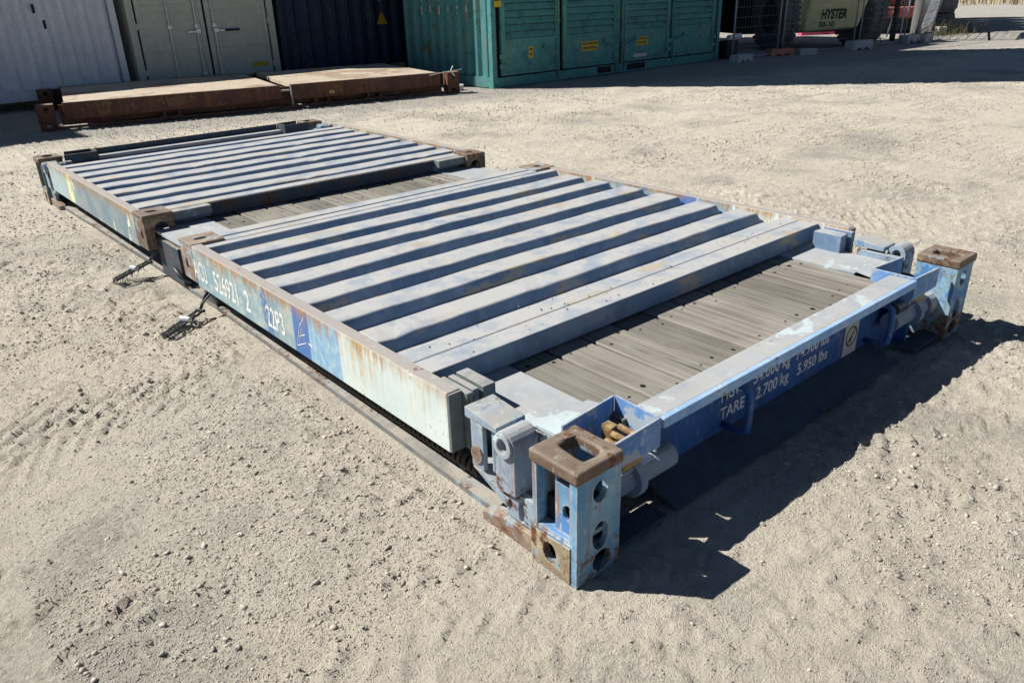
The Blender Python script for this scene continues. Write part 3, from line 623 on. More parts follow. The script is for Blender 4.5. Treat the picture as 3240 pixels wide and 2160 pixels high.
# folded end walls: ribs run across the rack
def wall(near):
    T = 0.367
    if near:
        y0, y1 = 0.545, 2.795                                  # hinge end, header end
        tops = [(2.300, 2.430), (2.070, 2.182), (1.803, 1.936), (1.540, 1.676), (1.285, 1.412), (1.030, 1.155)]
        head = (2.559, 2.785); sill = (0.700, 0.893); sg = -1
    else:
        y0, y1 = 5.600, 3.375
        tops = [(3.648 + 0.2475 * k, 3.778 + 0.2475 * k) for k in range(7)]
        head = (3.465, 3.560); sill = (5.350, 5.445); sg = 1
    ya, yb = min(y0, y1), max(y0, y1)
    for sx in (0, 1):
        f = MIR[(sx, 0)]
        po = MB(f).box(0.0, 0.052, ya + (0 if near else 0.17), yb - (0.17 if near else 0), 0.168, 0.376).build('wall_post', 'side_near' if near else 'side_far', rack, 0.005, 3)
        if near and not sx:
            dn = (0, -1, 0)
            text('lettering', 'AICU', 'letter', po, (-0.0012, 2.640, 0.215), dn, (0, 0, 1), 0.098, 0.165)
            text('lettering', '526921', 'letter', po, (-0.0012, 2.385, 0.212), dn, (0, 0, 1), 0.098, 0.272)
            text('lettering', '2', 'letter', po, (-0.0012, 2.036, 0.212), dn, (0, 0, 1), 0.098, 0.052)
            text('lettering', '22P3', 'letter', po, (-0.0012, 1.818, 0.208), dn, (0, 0, 1), 0.095, 0.165)
            m = MB()
            for (a, b, c, d) in ((1.555, .20, 1.50, .31), (1.53, .215, 1.495, .29), (1.55, .20, 1.47, .235), (1.52, .25, 1.47, .27), (1.50, .30, 1.46, .345), (1.45, .24, 1.42, .235)):
                m.hexa([(-0.0014, a, b), (-0.0014, a, b + .004), (-0.0002, a, b + .004), (-0.0002, a, b)], [(-0.0014, c, d), (-0.0014, c, d + .004), (-0.0002, c, d + .004), (-0.0002, c, d)])
            m.build('chalk_mark', 'letter', po)
        # casting at the header end, with an oval hole on top and one on each outer face
        c0, c1 = (yb - 0.169, yb + 0.004) if near else (ya - 0.004, ya + 0.169)
        m = MB(f); cy = (c0 + c1) / 2
        m.prism([(0.0, c0), (0.170, c0), (0.170, c1), (0.0, c1)], 2, 0.352, 0.379, [circ(0.080, cy, 0.034, 0.020, 16)])
        m.prism([(c0, 0.180), (c1, 0.180), (c1, 0.3515), (c0, 0.3515)], 0, 0.0, 0.022, [circ(cy + (0.02 if near else -0.02), 0.262, 0.018, 0.030, 14)])
        e0, e1 = (c1 - 0.022, c1) if near else (c0, c0 + 0.022)
        m.prism([(0.0225, 0.180), (0.170, 0.180), (0.170, 0.3515), (0.0225, 0.3515)], 1, e0, e1, [[(0.052, 0.200), (0.138, 0.200), (0.138, 0.295), (0.122, 0.325), (0.096, 0.335), (0.068, 0.325), (0.052, 0.295)]])
        m.box(0.150, 0.170, min(c0, c1) + 0.0225, max(c0, c1) - 0.0225, 0.1805, 0.3512)
        m.box(0.0225, 0.149, c0 + 0.0225 if near else c1 - 0.03, (c0 + 0.03) if near else c1 - 0.0225, 0.1805, 0.351)
        m.build('wall_corner_casting', 'castp' if near else 'cast', rack, 0.012, 4)
        MB(f).box(0.172, 0.40, *((3.395, 3.4645) if not near else (head[1] + 0.0005, head[1] + 0.012)), 0.318, 0.366).build('header_stop', 'top' if near else 'post_end', rack, 0.002)
        # foot of the wall post beyond the sill
        yf = (y0 - 0.03, y0 + 0.115) if near else (y0 - 0.0295, y0 + 0.03)
        MB(f).box(0.001, 0.051, *sorted((y0 - 0.0008 if near else y0 + 0.0008, y0 - 0.009 if near else y0 + 0.009)), 0.172, 0.372).build('end_shade_plate', 'post_end', rack, 0.002)  # dark plate laid over the post end to deepen its shade
        for (xp, xq, dy) in ((0.0530, 0.076, 0.0), (0.088, 0.112, 0.015), (0.120, 0.168, 0.005)):
            MB(f).box(xp, xq, yf[0] + dy, yf[1], 0.172, 0.366 - dy * 0.3).build('hinge_plate', 'top' if sx else 'post_end', rack, 0.003)
    m = MB(); xa, xb = 0.0535, W_ - 0.0535
    lo = min(min(head), min(sill)) + (0.0 if near else 0.04); hi = max(max(head), max(sill))
    m.box(xa, xb, lo + 0.03, hi - 0.03, 0.298, 0.318)
    rr_ = random.Random(31 if near else 32)
    for (a, b) in tops:
        N = 30; prev = None; wz = wy = wb = 0.0
        for k in range(N + 1):
            u = k / N; x = xa + (xb - xa) * u
            wz = wz * 0.8 + rr_.gauss(0, 0.0012); wy = wy * 0.85 + rr_.gauss(0, 0.0011); wb = wb * 0.85 + rr_.gauss(0, 0.0011)
            dent = -0.006 if rr_.random() < 0.035 else 0.0
            xt = min(max(x, xa + 0.004), xb - 0.022)
            ring = [m.v((x, a - 0.022, 0.3175)), m.v((xt, a + wy, T + wz + dent - 0.002)), m.v((xt, b + wb, T + wz * 0.6)), m.v((x, b + 0.022, 0.3175))]
            if prev:
                for q_ in range(3): m.face([prev[q_], ring[q_], ring[q_ + 1], prev[q_ + 1]])
            else: m.face(ring)
            prev = ring
        m.face(prev[::-1])
    m.build('ribbed_panel', 'top', rack, 0.008, 3)
    m = MB(); h0, h1 = head
    x0h = 0.1715
    if near:
        m.hexa([(xa, h0 - 0.02, 0.3178), (xb, h0 - 0.02, 0.3178), (xb, 2.617, 0.3178), (xa, 2.617, 0.3178)], [(xa, h0, T), (xb, h0, T), (xb, 2.617, T), (xa, 2.617, T)])
        m.box(x0h, W_ - x0h, 2.6185, 2.690, 0.285, T + 0.001); m.box(x0h, W_ - x0h, 2.695, h1, 0.275, T + 0.004)
    else:
        m.box(xa, xb, h0, h1, 0.283, T + 0.002)
        MB().box(0.41, W_ - 0.41, h0 - 0.006, h0 - 0.0006, 0.284, T - 0.004).build('header_shade_strip', 'rail', rack)  # thin dark strip carries the shade of the header's front
    m.build('wall_header', 'top', rack, 0.006, 2)
    m = MB(); s0, s1 = sill
    if near:
        m.hexa([(xa, s0 + 0.106, 0.30), (xb, s0 + 0.106, 0.30), (xb, s1 + 0.03, 0.3178), (xa, s1 + 0.03, 0.3178)], [(xa, s0 + 0.106, T), (xb, s0 + 0.106, T), (xb, s1, T), (xa, s1, T)])
        m.box(xa, xb, s0, s0 + 0.101, 0.284, T + 0.002)
    else:
        m.box(xa, xb, s0, s1, 0.284, T - 0.004)
    m.build('wall_sill', 'top', rack, 0.005, 2)
wall(True); wall(False)
m = MB(); rr_ = random.Random(77)
for k in range(700):
    if k < 560: x = rr_.uniform(0.07, 2.36); y = rr_.choice((1.23, 0.97, 1.48, 1.74, 2.0, 2.24, 0.90)) + rr_.gauss(0, 0.02); z = 0.3185
    elif k < 640: x = rr_.uniform(0.1, 2.3); y = rr_.gauss(0.80, 0.06); z = 0.369
    else: x = rr_.uniform(0.09, 0.36); y = rr_.choice((rr_.uniform(0.4, 0.66), rr_.uniform(2.85, 3.35))); z = 0.277
    a = 0.001 + 0.0032 * rr_.random() ** 2.5
    m.hexa([(x - a, y - a, z), (x + a, y - a * 0.6, z), (x + a * 0.7, y + a, z), (x - a * 0.8, y + a * 0.8, z)], [(x - a * 0.5, y - a * 0.4, z + a * 1.1), (x + a * 0.5, y - a * 0.3, z + a), (x + a * 0.3, y + a * 0.5, z + a * 0.9), (x - a * 0.4, y + a * 0.4, z + a * 1.2)])
tag(m.build('debris', 'debris', rack), kind='stuff')

# two ratchet lashings hanging out of the side
def ratchet(label, A, B, D, fray):
    t = thing('ratchet_strap', label, 'lashing strap', (B[0], B[1], 0), group='loose ratchet lashings beside the rack')
    o = Vector((B[0], B[1], 0)); A, B, D = [Vector(p) - o for p in (A, B, D)]
    ax = (D - B).normalized(); sd = ax.cross(Vector((0, 0, 1))).normalized(); up = sd.cross(ax)
    m = MB()
    for s in (-1, 1): m.tube([B + sd * 0.016 * s, D + sd * 0.018 * s], 0.006, 6)
    m.tube([D - sd * 0.02, D + sd * 0.02], 0.007, 6); m.tube([B - sd * 0.024, B + sd * 0.024], 0.009, 8)
    m.build('ratchet_handle', 'dark_steel', t)
    mid = B.lerp(D, 0.45); m = MB(); m.tube([mid - sd * 0.026 + up * 0.008, mid + sd * 0.026 + up * 0.008], 0.015, 8); m.build('ratchet_spindle', 'galv', t)
    m = MB(); m.tube([A, A.lerp(B, 0.5) + Vector((0, 0, 0.015)), B], 0.0085, 6); m.tube([A + Vector((0.02, -0.09, 0.05)), A.lerp(B, 0.6) + Vector((0, -.01, .01)), B], 0.006, 6); m.build('hook_rod', 'dark_steel', t, smooth=True)
    m = MB(); rr = random.Random(fray)
    for k in range(46):
        s = B.lerp(D, rr.uniform(0.15, 1.0)); e = s + sd * rr.uniform(0.01, 0.075) + ax * rr.uniform(-0.02, 0.03); e.z = max(0.004, s.z - rr.uniform(0.02, 0.06))
        m.tube([s, s.lerp(e, 0.5) + up * 0.012, e], [0.004, 0.003, 0.0012], 4)
    tag(m.build('frayed_webbing', 'strap', t), kind='stuff')
ratchet('upper of two ratchet lashings, frayed, sticking out between the two folded walls', (0.10, 3.45, 0.17), (0.02, 3.50, 0.085), (-0.19, 3.44, 0.045), 1)
ratchet('lower ratchet lashing lying on the dirt under the lettered side', (0.06, 2.70, 0.10), (-0.02, 2.62, 0.045), (-0.235, 2.475, 0.03), 2)

# ------------------------------------------------------------------ brown rusted flat rack behind
br = thing('brown_flat_rack', 'low rusty brown flat rack lying folded before the containers', 'container rack', (6.50, 9.03, 0), R(168.4))
# local x runs to the left along the front (6.06 m), local -y points away from the camera
LB, WB = 5.80, 2.40
def by(m): return m
m = MB(); m.box(0.02, LB, -0.03, -0.012, 0.02, 0.05); m.box(0.25, LB - 0.25, -0.16, -0.14, 0.05, 0.30)
m.build('side_rail', 'brown', br); 
m = MB(); m.box(0.05, LB - 0.05, -WB + 0.0, -WB + 0.02, 0.02, 0.31); m.build('side_rail', 'brown', br)
for (a, b) in ((0.33, 2.62), (2.78, 5.50)):
    m = MB(); m.prism([(a, 0.335), (b, 0.335), (b, 0.15), (b - 0.08, 0.125), (a + 0.5, 0.13), (a, 0.16)], 1, -0.05, -0.0); m.build('wall_post', 'brown', br, 0.006)
    m = MB(); m.prism([(a, 0.335), (b, 0.335), (b, 0.15), (a, 0.15)], 1, -WB, -WB + 0.05); m.build('wall_post', 'brown', br, 0.006)
    N = 3; st_ = (b - a - 0.04) / N
    for k in range(N):
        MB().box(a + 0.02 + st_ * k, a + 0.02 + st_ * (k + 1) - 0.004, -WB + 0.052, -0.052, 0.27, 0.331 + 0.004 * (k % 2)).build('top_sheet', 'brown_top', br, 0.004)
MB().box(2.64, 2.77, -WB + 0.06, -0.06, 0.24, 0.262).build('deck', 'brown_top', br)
MB().box(2.622, 2.64, -0.04, -0.002, 0.05, 0.34).build('joint_plate', 'galv_dull', br)
for x in (0.0, LB - 0.2):
    for y in (-0.17, -WB):
        m = MB(); m.prism([(x, 0.0), (x + 0.2, 0.0), (x + 0.2, 0.325), (x, 0.325)], 1, y, y + 0.17, [circ(x + 0.09, 0.26, 0.028, 0.034, 12), circ(x + 0.1, 0.06, 0.035, 0.03, 12)])
        m.build('corner_post', 'brown', br, 0.008)
for x in (1.25, 2.05, 4.1):
    m = MB(); m.box(x, x + 0.30, -0.14, -0.03, 0.05, 0.062); m.box(x + 0.03, x + 0.07, -0.135, -0.035, 0.0625, 0.13); m.box(x + 0.22, x + 0.26, -0.135, -0.035, 0.0625, 0.13); m.build('lashing_cleat', 'brown', br, 0.004)
MB().prism(circ(2.05, 0.19, 0.05, 0.026, 9), 1, -0.0005, 0.0015).build('rust_scab', 'yellow_rust', br)
tw = thing('wire_tie', 'pale bent wire twisted round the right corner of the brown rack', 'wire', (6.33, 9.03, 0.33))
m = MB(); m.tube([(-0.35, 0.05, -0.02), (-0.1, 0.0, 0.012), (0.1, -0.02, 0.02), (0.2, -0.03, 0.03)], 0.006, 5); m.tube([(0.03, -0.07, -0.06), (-0.0, -0.02, 0.03), (0.06, 0.0, 0.085)], 0.007, 5); m.build('wire', 'white_plastic', tw)

# ------------------------------------------------------------------ shipping containers
def corrug(m, x0, x1, z0, z1, y, depth, pitch, thick=0.012, vertical=True):
    """trapezoid corrugated sheet facing -y; outer crests at y, valleys at y+depth"""
    n = max(1, round((x1 - x0) / pitch)); p = (x1 - x0) / n; pr = []
    for k in range(n):
        a = x0 + k * p
        pr += [(a, y + depth), (a + p * 0.26, y + depth), (a + p * 0.5, y), (a + p * 0.76, y)]
    pr.append((x1, y + depth))
    A = [m.v((u, v, z0)) for u, v in pr]; B = [m.v((u, v, z1)) for u, v in pr]
    for i in range(len(pr) - 1): m.face([A[i], A[i + 1], B[i + 1], B[i]])
    return m
def container(name, label, cat, loc, Lx, Dy, H, mat, front='ribs', end_mat=None, group=None, pitch=0.278, z0=0.0, rz=0):
    t = thing(name, label, cat, loc, rz, group)
    cw = 0.10
    m = MB(); m.box(cw, Lx - cw, 0.02, 0.10, 0.015, 0.165); m.box(cw, Lx - cw, 0.02, 0.09, H - 0.10, H - 0.02); m.build('side_rail', mat, t, 0.004)
    m = MB(); m.box(cw, Lx - cw, Dy - 0.08, Dy - 0.02, 0.015, 0.165); m.box(cw, Lx - cw, Dy - 0.08, Dy - 0.02, H - 0.10, H - 0.02); m.build('side_rail', mat, t)
    for x in (0.0, Lx - cw):
        for y in (0.0, Dy - cw):
            m = MB(); m.box(x + .004, x + cw - .004, y + 0.004, y + cw - .004, 0.119, H - 0.119); p = m.build('corner_post', mat, t, 0.004)
            for z in (0.0, H - 0.118):
                m = MB(); o_ = (0 if y == 0 else 1)
                m.prism([(x, z), (x + 0.125 if x == 0 else x + cw, z), (x + 0.125 if x == 0 else x + cw, z + 0.118), (x, z + 0.118)] if x == 0 else [(x - 0.025, z), (x + cw, z), (x + cw, z + 0.118), (x - 0.025, z + 0.118)], 1, y, y + 0.02, [circ(x + cw / 2, z + 0.06, 0.022, 0.03, 12)])
                m.box(x if x == 0 else x - 0.025, x + 0.125 if x == 0 else x + cw, y + 0.0205, y + cw, z, z + 0.118)
                m.build('corner_casting', mat, p)
    # back and ends
    m = MB(); m.box(cw, Lx - cw, Dy - 0.06, Dy - 0.04, 0.166, H - 0.101); m.build('back_panel', mat, t)
    for s in (0, 1):
        f = (lambda q: (Lx - q[1], q[0], q[2])) if s else (lambda q: (q[1], Dy - q[0], q[2]))
        m = MB(f); corrug(m, cw, Dy - cw, 0.18, H - 0.1, 0.025, 0.045, 0.25); m.box(cw, Dy - cw, 0.012, 0.09, 0.02, 0.179); m.box(cw, Dy - cw, 0.012, 0.09, H - 0.0995, H - 0.02)
        m.build('end_panel', end_mat or mat, t)
    MB().box(0.05, Lx - 0.05, 0.05, Dy - 0.05, H - 0.0195, H - 0.004).build('roof', mat, t)
    MB().box(0.101, Lx - 0.101, 0.101, Dy - 0.082, 0.12, 0.15).build('floor', mat, t)
    if front == 'ribs':
        m = MB(); corrug(m, cw, Lx - cw, 0.166, H - 0.101, 0.024, 0.062, pitch); m.build('side_panel', mat, t)
    return t

gc = container('grey_container', 'blue-grey ribbed container at the far left behind the brown rack', 'shipping container', (-3.36, 12.72, 0.13), 6.06, 2.44, 2.6, 'grey_paint')
text('lettering', '1', 'letter_black', gc, (5.02, 0.022, 1.00), (1, 0, 0), (0, 0, 1), 0.12, 0.04)
text('lettering', '1', 'letter_black', gc, (4.92, 0.022, 1.22), (1, 0, 0), (0, 0, 1), 0.12, 0.04)
for x in (-3.2, 2.4):
    tag(MB().box(x, x + 0.25, 12.75, 13.05, 0.0, 0.129).build('timber_block', 'wood', None), 'timber block under the %s foot of the blue-grey container' % ('left' if x < 0 else 'right'), 'timber block', 'blocks under the blue-grey container')
container('grey_upper_container', 'blue-grey container stacked above the far left ribbed container', 'shipping container', (-8.36, 13.2, 2.735), 6.06, 2.44, 2.6, 'grey_paint')

# beige container: door end towards the camera
bc = thing('beige_container', 'beige container with its two locked doors facing the yard', 'shipping container', (2.84, 12.70, 0.0))
Wd, H = 2.44, 2.6
for x in (0.0, Wd - 0.11): MB().box(x, x + 0.11, 0.0, 0.14, 0.0, H).build('door_frame_post', 'beige', bc, 0.005)
MB().box(0.111, Wd - 0.111, 0.0, 0.12, 0.03, 0.155).build('door_sill', 'beige', bc, 0.005); MB().box(0.111, Wd - 0.111, 0.0, 0.12, H - 0.13, H).build('door_header', 'beige', bc, 0.005)
m = MB(); m.box(0.0, 0.03, 0.141, 6.05, 0.02, H - 0.01); m.box(Wd - 0.03, Wd, 0.141, 6.05, 0.02, H - 0.01); m.box(0.031, Wd - 0.031, 6.0, 6.05, 0.02, H - 0.01); m.box(0.031, Wd - 0.031, 0.141, 5.999, H - 0.04, H - 0.01); m.build('body_shell', 'beige', bc)
MB().box(0.111, Wd - 0.111, 0.06, 0.075, 0.156, H - 0.131).build('door_seal', 'black', bc)
for s in (0, 1):
    xa, xb = (0.145, 1.205) if s == 0 else (1.245, 2.30)
    zs = [0.175, 0.62, 0.80, 1.22, 1.42, 2.05, 2.25, 2.44]
    m = MB(); m.box(xa, xb, 0.035, 0.058, 0.175, 2.45)
    m.box(xa, xa + 0.07, 0.020, 0.0345, 0.175, 2.45); m.box(xb - 0.07, xb, 0.020, 0.0345, 0.175, 2.45)
    for z in (0.175, 0.72, 1.30, 1.90, 2.38): m.box(xa + 0.071, xb - 0.071, 0.023, 0.0345, z, z + 0.10)
    d = m.build('door', 'beige', bc, 0.005)
    for x in ((0.62, 1.06) if s == 0 else (1.355,)):
        m = MB(); m.tube([(x, 0.0, 0.10), (x, 0.0, 2.52)], 0.014, 10)
        for z in (0.30, 1.04, 1.75, 2.3): m.box(x - 0.035, x + 0.035, -0.016, 0.0195, z, z + 0.05)
        m.build('locking_rod', 'galv', d)
        hx = x + 0.42 if s else x - 0.42
        hb = MB(); hb.box(min(x, hx * 0.4 + x * 0.6), max(x, hx * 0.4 + x * 0.6), -0.03, -0.018, 0.965, 0.995); hb.box(x - 0.03, x + 0.05, -0.034, -0.017, 0.95, 1.02); hb.build('door_handle', 'galv', d, 0.003) if s or x > 1 else hb.bm.free()
        if s: MB().box(min(hx * 0.4 + x * 0.6, hx), max(hx * 0.4 + x * 0.6, hx), -0.032, -0.016, 0.963, 0.997).build('handle_grip', 'black', d, 0.004)
    m = MB()
    for z in (0.35, 1.05, 1.75): m.box(xa - 0.10 if s == 0 else xb, xa if s == 0 else xb + 0.09, -0.006, 0.019, z, z + 0.09)
    m.build('hinge', 'beige', d, 0.003)
    if s == 1:
        lb = MB().box(1.93, 2.20, 0.0185, 0.0195, 0.36, 0.435).build('yellow_label', 'yellow', d)
container('navy_container', 'dark navy ribbed container in shade between beige doors and green container', 'shipping container', (5.36, 12.72, 0.0), 6.06, 2.44, 2.6, 'navy')
nv = bpy.data.objects['navy_container']
text('lettering', '4', 'letter_dim', nv, (2.05, 0.018, 1.33), (1, 0, 0), (0, 0, 1), 0.15, 0.09)
MB().prism([(2.02, 0.93), (2.26, 0.93), (2.14, 1.16)], 1, 0.017, 0.0185).build('warning_triangle', 'yellow', nv)
container('navy_far_sun_blocker', 'unseen dark navy container added end to end with the shaded one, behind the green container', 'shipping container', (11.45, 12.72, 0.0), 6.06, 2.44, 2.6, 'navy')  # added unseen container, extends the row to shade the lift truck
container('navy_upper_sun_blocker', 'unseen dark navy container added on the shaded row to block sun', 'shipping container', (3.85, 13.1, 2.605), 6.06, 2.44, 2.9, 'navy')  # unseen tier, placed to shade the green container's end wall
container('navy_top_sun_blocker', 'unseen topmost dark navy container added on the shaded row to block sun', 'shipping container', (3.85, 13.1, 5.51), 6.06, 2.44, 2.9, 'navy')  # unseen top tier, raises the block that shades the green end wall
container('navy_far_upper_sun_blocker', 'unseen dark navy container added over the far end of the shaded row to block sun', 'shipping container', (10.0, 13.1, 2.605), 7.4, 2.44, 2.9, 'navy')  # added unseen, blocks sun from the lift truck and the ground there

container('navy_far_top_sun_blocker', 'unseen topmost dark navy container added over the far end of the shaded row to block sun', 'shipping container', (7.95, 13.1, 5.51), 6.06, 2.44, 2.9, 'navy')  # added unseen, keeps sun off the lift truck's left wheel hub
# green container with louvred doors along its side
gn = container('green_container', 'sea-green container with louvred doors and yellow labels', 'shipping container', (7.12, 8.95, 0.0), 6.06, 2.44, 2.9, 'green', front=None, end_mat='green_end')
leaf = [(0.205, 1.50), (1.585, 2.945), (3.115, 4.44), (4.51, 5.87)]
m = MB(); m.box(2.955, 2.995, 0.005, 0.089, 0.166, 2.79); m.box(3.07, 3.105, 0.005, 0.089, 0.166, 2.79); m.build('centre_post', 'green', gn, 0.004)
MB().box(0.101, 5.959, 0.09, 0.098, 0.166, 2.79).build('black_backing', 'black', gn)  # plain black sheet behind the doors, so gaps between leaves read black
MB().box(2.45, 2.80, 0.012, 0.0195, 0.045, 0.150).build('fork_pocket', 'black', gn); MB().box(3.25, 3.75, 0.012, 0.0195, 0.045, 0.150).build('fork_pocket', 'black', gn)  # black plates stand in for the shade inside the pocket holes
slat_me = None
for li, (a, b) in enumerate(leaf):
    m = MB(); zb, zt = 0.19, 2.76
    m.box(a, a + 0.085, 0.012, 0.06, zb, zt); m.box(b - 0.085, b, 0.012, 0.06, zb, zt)
    m.box(a + 0.0855, b - 0.0855, 0.014, 0.055, zb, zb + 0.045); m.box(a + 0.0855, b - 0.0855, 0.014, 0.055, zt - 0.07, zt)
    m.box(a + 0.0855, b - 0.0855, 0.030, 0.042, zb + 0.0455, 0.70); m.box(a + 0.0855, b - 0.0855, 0.018, 0.055, 0.7005, 0.735)
    d = m.build('louvred_door', 'green', gn, 0.003)
    k = 0; z = 0.742
    while z < 2.62:
        mm = MB(); mm.prism([(0.014, z), (0.022, z), (0.076, z + 0.090), (0.068, z + 0.096)], 0, a + 0.087, b - 0.087)
        mm.build('slat', 'green', d); z += 0.106
    # locking rod and handle, hinges
    rx = b - 0.03 if li in (1,) else (a + 0.03 if li in (2,) else (b - 0.045 if li == 0 else a + 0.05))
    m = MB(); m.tube([(rx, 0.0, 0.06), (rx, 0.0, 2.82)], 0.013, 8)
    for z in (0.26, 0.95, 1.7, 2.5): m.box(rx - 0.03, rx + 0.03, -0.016, 0.0115, z, z + 0.05)
    m.build('locking_rod', 'green', d)
    sgn = -1 if li in (0, 1) else 1
    m = MB(); m.tube([(rx, -0.02, 0.50), (rx + sgn * 0.12, -0.03, 0.52), (rx + sgn * 0.36, -0.03, 0.57)], 0.014, 6); m.box(rx + sgn * 0.30 - 0.02, rx + sgn * 0.30 + 0.02, -0.03, 0.029, 0.56, 0.63)
    m.build('door_handle', 'green', d)
    hx = a - 0.02 if li in (0, 2) else b - 0.05
    if li == 2: hx = b - 0.06
    m = MB()
    for z in (0.30, 0.45, 1.25, 2.2): m.box(hx - 0.03, hx + 0.09, -0.012, 0.0115, z, z + 0.07)
    tag(m.build('hinge', 'green', d, 0.003), kind='stuff')
# labels on the lower door panels
def label(x0, x1, z0, z1, lines):
    d = MB().box(x0, x1, 0.0275, 0.0295, z0, z1).build('yellow_label', 'yellow', gn)
    m = MB(); n = len(lines)
    for k, wd in enumerate(lines):
        z = z1 - (z1 - z0) * (k + 0.75) / (n + 0.3); h = (z1 - z0) / (n + 0.3) * 0.45
        x = x0 + 0.02; rr = random.Random(k)
        while x < x0 + (x1 - x0) * wd:
            ww = rr.uniform(0.012, 0.03); m.box(x, x + ww, 0.0265, 0.0273, z, z + h); x += ww + 0.012
    tag(m.build('label_print', 'letter_black', d), kind='stuff')
label(0.80, 0.90, 0.42, 0.60, [0.8, 0.8])
label(2.06, 2.46, 0.44, 0.60, [0.95, 0.9])
label(3.50, 3.83, 0.45, 0.60, [0.9, 0.85]); 
MB().box(3.42, 3.80, 0.0275, 0.0295, 0.25, 0.31).build('torn_label', 'sticker', gn)
MB().box(0.06, 0.20, -0.02, -0.013, 1.22, 1.31).build('yellow_tag', 'yellow', gn)
m = MB()
for k in range(6):
    for q_, zz in enumerate((1.42, 1.22)):
        y = 0.62 + 0.25 * k
        m.box(0.014, 0.022, y, y + 0.035, zz - 0.07 - 0.03 * (k % 2), zz + (0.03 if q_ else 0.09))
m.build('faded_marking', 'letter_dim', gn)
for z, nm, lb in ((2.905, 'green_upper_container', 'sea-green container stacked directly on the louvred one'), (5.81, 'green_top_container', 'topmost sea-green container of its stack')):
    container(nm, lb, 'shipping container', (7.12, 8.95, z), 6.06, 2.44, 2.9, 'green')

# crumpled paper beside the green container
def rag(name, label, cat, loc, s, mat):
    bm = bmesh.new(); bmesh.ops.create_icosphere(bm, subdivisions=2, radius=s); rr = random.Random(s)
    for v in bm.verts: v.co *= rr.uniform(0.45, 1.25); v.co.z = v.co.z * 0.7 + s * 0.55
    me = bpy.data.meshes.new(name); bm.to_mesh(me); bm.free(); me.materials.append(M[mat]); o = mesh_obj(name, me); o.location = loc
    return tag(o, label, cat)
rag('crumpled_paper', 'crumpled white paper on the ground beside the green container', 'litter', (6.72, 9.35, 0.01), 0.085, 'white_plastic')

# ------------------------------------------------------------------ temporary fence and its feet
def fence_panel(name, label, cat, p0, p1, h=1.9, z=0.06, group=None, lean=0.0, fine=0.09, mat='galv_dull'):
    p0 = Vector((*p0, 0)); p1 = Vector((*p1, 0)); d = p1 - p0; Ln = d.length; u = d.normalized(); nrm = Vector((-u.y, u.x, 0))
    t = thing(name, label, cat, p0, math.atan2(u.y, u.x), group)
    def P(a, zz): return Vector((a, -lean * zz, z + zz * math.sqrt(max(0.0, 1 - lean * lean))))
    for a in (0.02, Ln - 0.02): MB().tube([P(a, -0.05), P(a, h)], 0.019, 8).build('fence_post', mat, t, smooth=True)
    m = MB(); m.tube([P(0.02, 0.0), P(Ln - 0.02, 0.0)], 0.016, 8); m.build('fence_rail', mat, t, smooth=True)
    MB().tube([P(0.02, h), P(Ln - 0.02, h)], 0.016, 8).build('fence_rail', mat, t, smooth=True)
    m = MB(); n = int(Ln / fine)
    for k in range(1, n): m.tube([P(Ln * k / n, 0), P(Ln * k / n, h)], 0.0018, 3, False)
    k = 0.19
    while k < h: m.tube([P(0.02, k), P(Ln - 0.02, k)], 0.003, 3, False); k += 0.19
    tag(m.build('mesh_wires', mat, t), kind='stuff')
    return t
fp = [(13.16, 8.62), (14.74, 8.52), (17.02, 7.98), (19.3, 7.85)]
fence_panel('mesh_fence', 'mesh fence panel between the green container and the orange foot', 'fence', fp[0], (14.70, 8.525), group='mesh fence panels on block feet')
fence_panel('mesh_fence', 'mesh fence panel in front of the yellow machine', 'fence', (14.80, 8.50), (16.96, 7.99), group='mesh fence panels on block feet')
fence_panel('mesh_fence', 'mesh fence panel in front of the red truck', 'fence', (17.10, 7.96), (19.2, 7.86), group='mesh fence panels on block feet')
def foot(label, cx, cy, rz, mat, L=0.62, Wd=0.22, H=0.15):
    m = MB(); h = L / 2
    m.prism([(-h, 0), (-h * 0.62, 0), (-h * 0.5, 0.045), (-h * 0.2, 0.045), (-h * 0.1, 0), (h * 0.1, 0), (h * 0.2, 0.045), (h * 0.5, 0.045), (h * 0.62, 0), (h, 0), (h * 0.94, H), (-h * 0.94, H)], 1, -Wd / 2, Wd / 2)
    o = m.build('ballast_block', mat, None, 0.01); o.location = (cx, cy, 0.0); o.rotation_euler = (0, 0, rz)
    return tag(o, label, 'fence foot', 'block feet of the mesh fence')
foot('pale block foot of the fence touching the green container', 13.12, 8.36, R(0), 'concrete', 0.52)
foot('orange-pink block foot of the mesh fence', 14.76, 8.50, R(-20), 'pink_concrete')
foot('pale grey block foot of the fence below the yellow machine', 17.03, 7.90, R(-5), 'concrete', 0.78, 0.24, 0.20)
foot('grey block foot of the fence below the red truck', 19.35, 7.75, R(-5), 'concrete', 0.8, 0.24, 0.2)
b = MB().box(-0.19, 0.19, -0.1, 0.1, 0, 0.13).build('loose_block', 'concrete', None, 0.008); b.location = (15.25, 8.15, 0); b.rotation_euler = (0, 0, R(-35))
tag(b, 'small grey concrete block lying loose before the fence', 'block')
wp = MB().tube([(0, 0, 0), (0.36, -0.05, 0.02)], 0.055, 12); wp = wp.build('white_pipe', 'white_plastic', None); wp.location = (13.55, 9.0, 0.42); tag(wp, 'white pipe end sticking out behind the green container', 'pipe')
wps = MB().box(-0.2, 0.2, -0.12, 0.12, 0, 0.364).build('pipe_pallet', 'chassis', None); wps.location = (13.62, 9.05, 0.0); tag(wps, 'dark stand under the white pipe end', 'stand')

# ------------------------------------------------------------------ yellow machine behind the fence
fk = thing('yellow_forklift', 'big dull yellow lift truck parked behind the mesh fence', 'lift truck', (17.20, 9.05, 0), math.atan2(-0.447, 0.894))
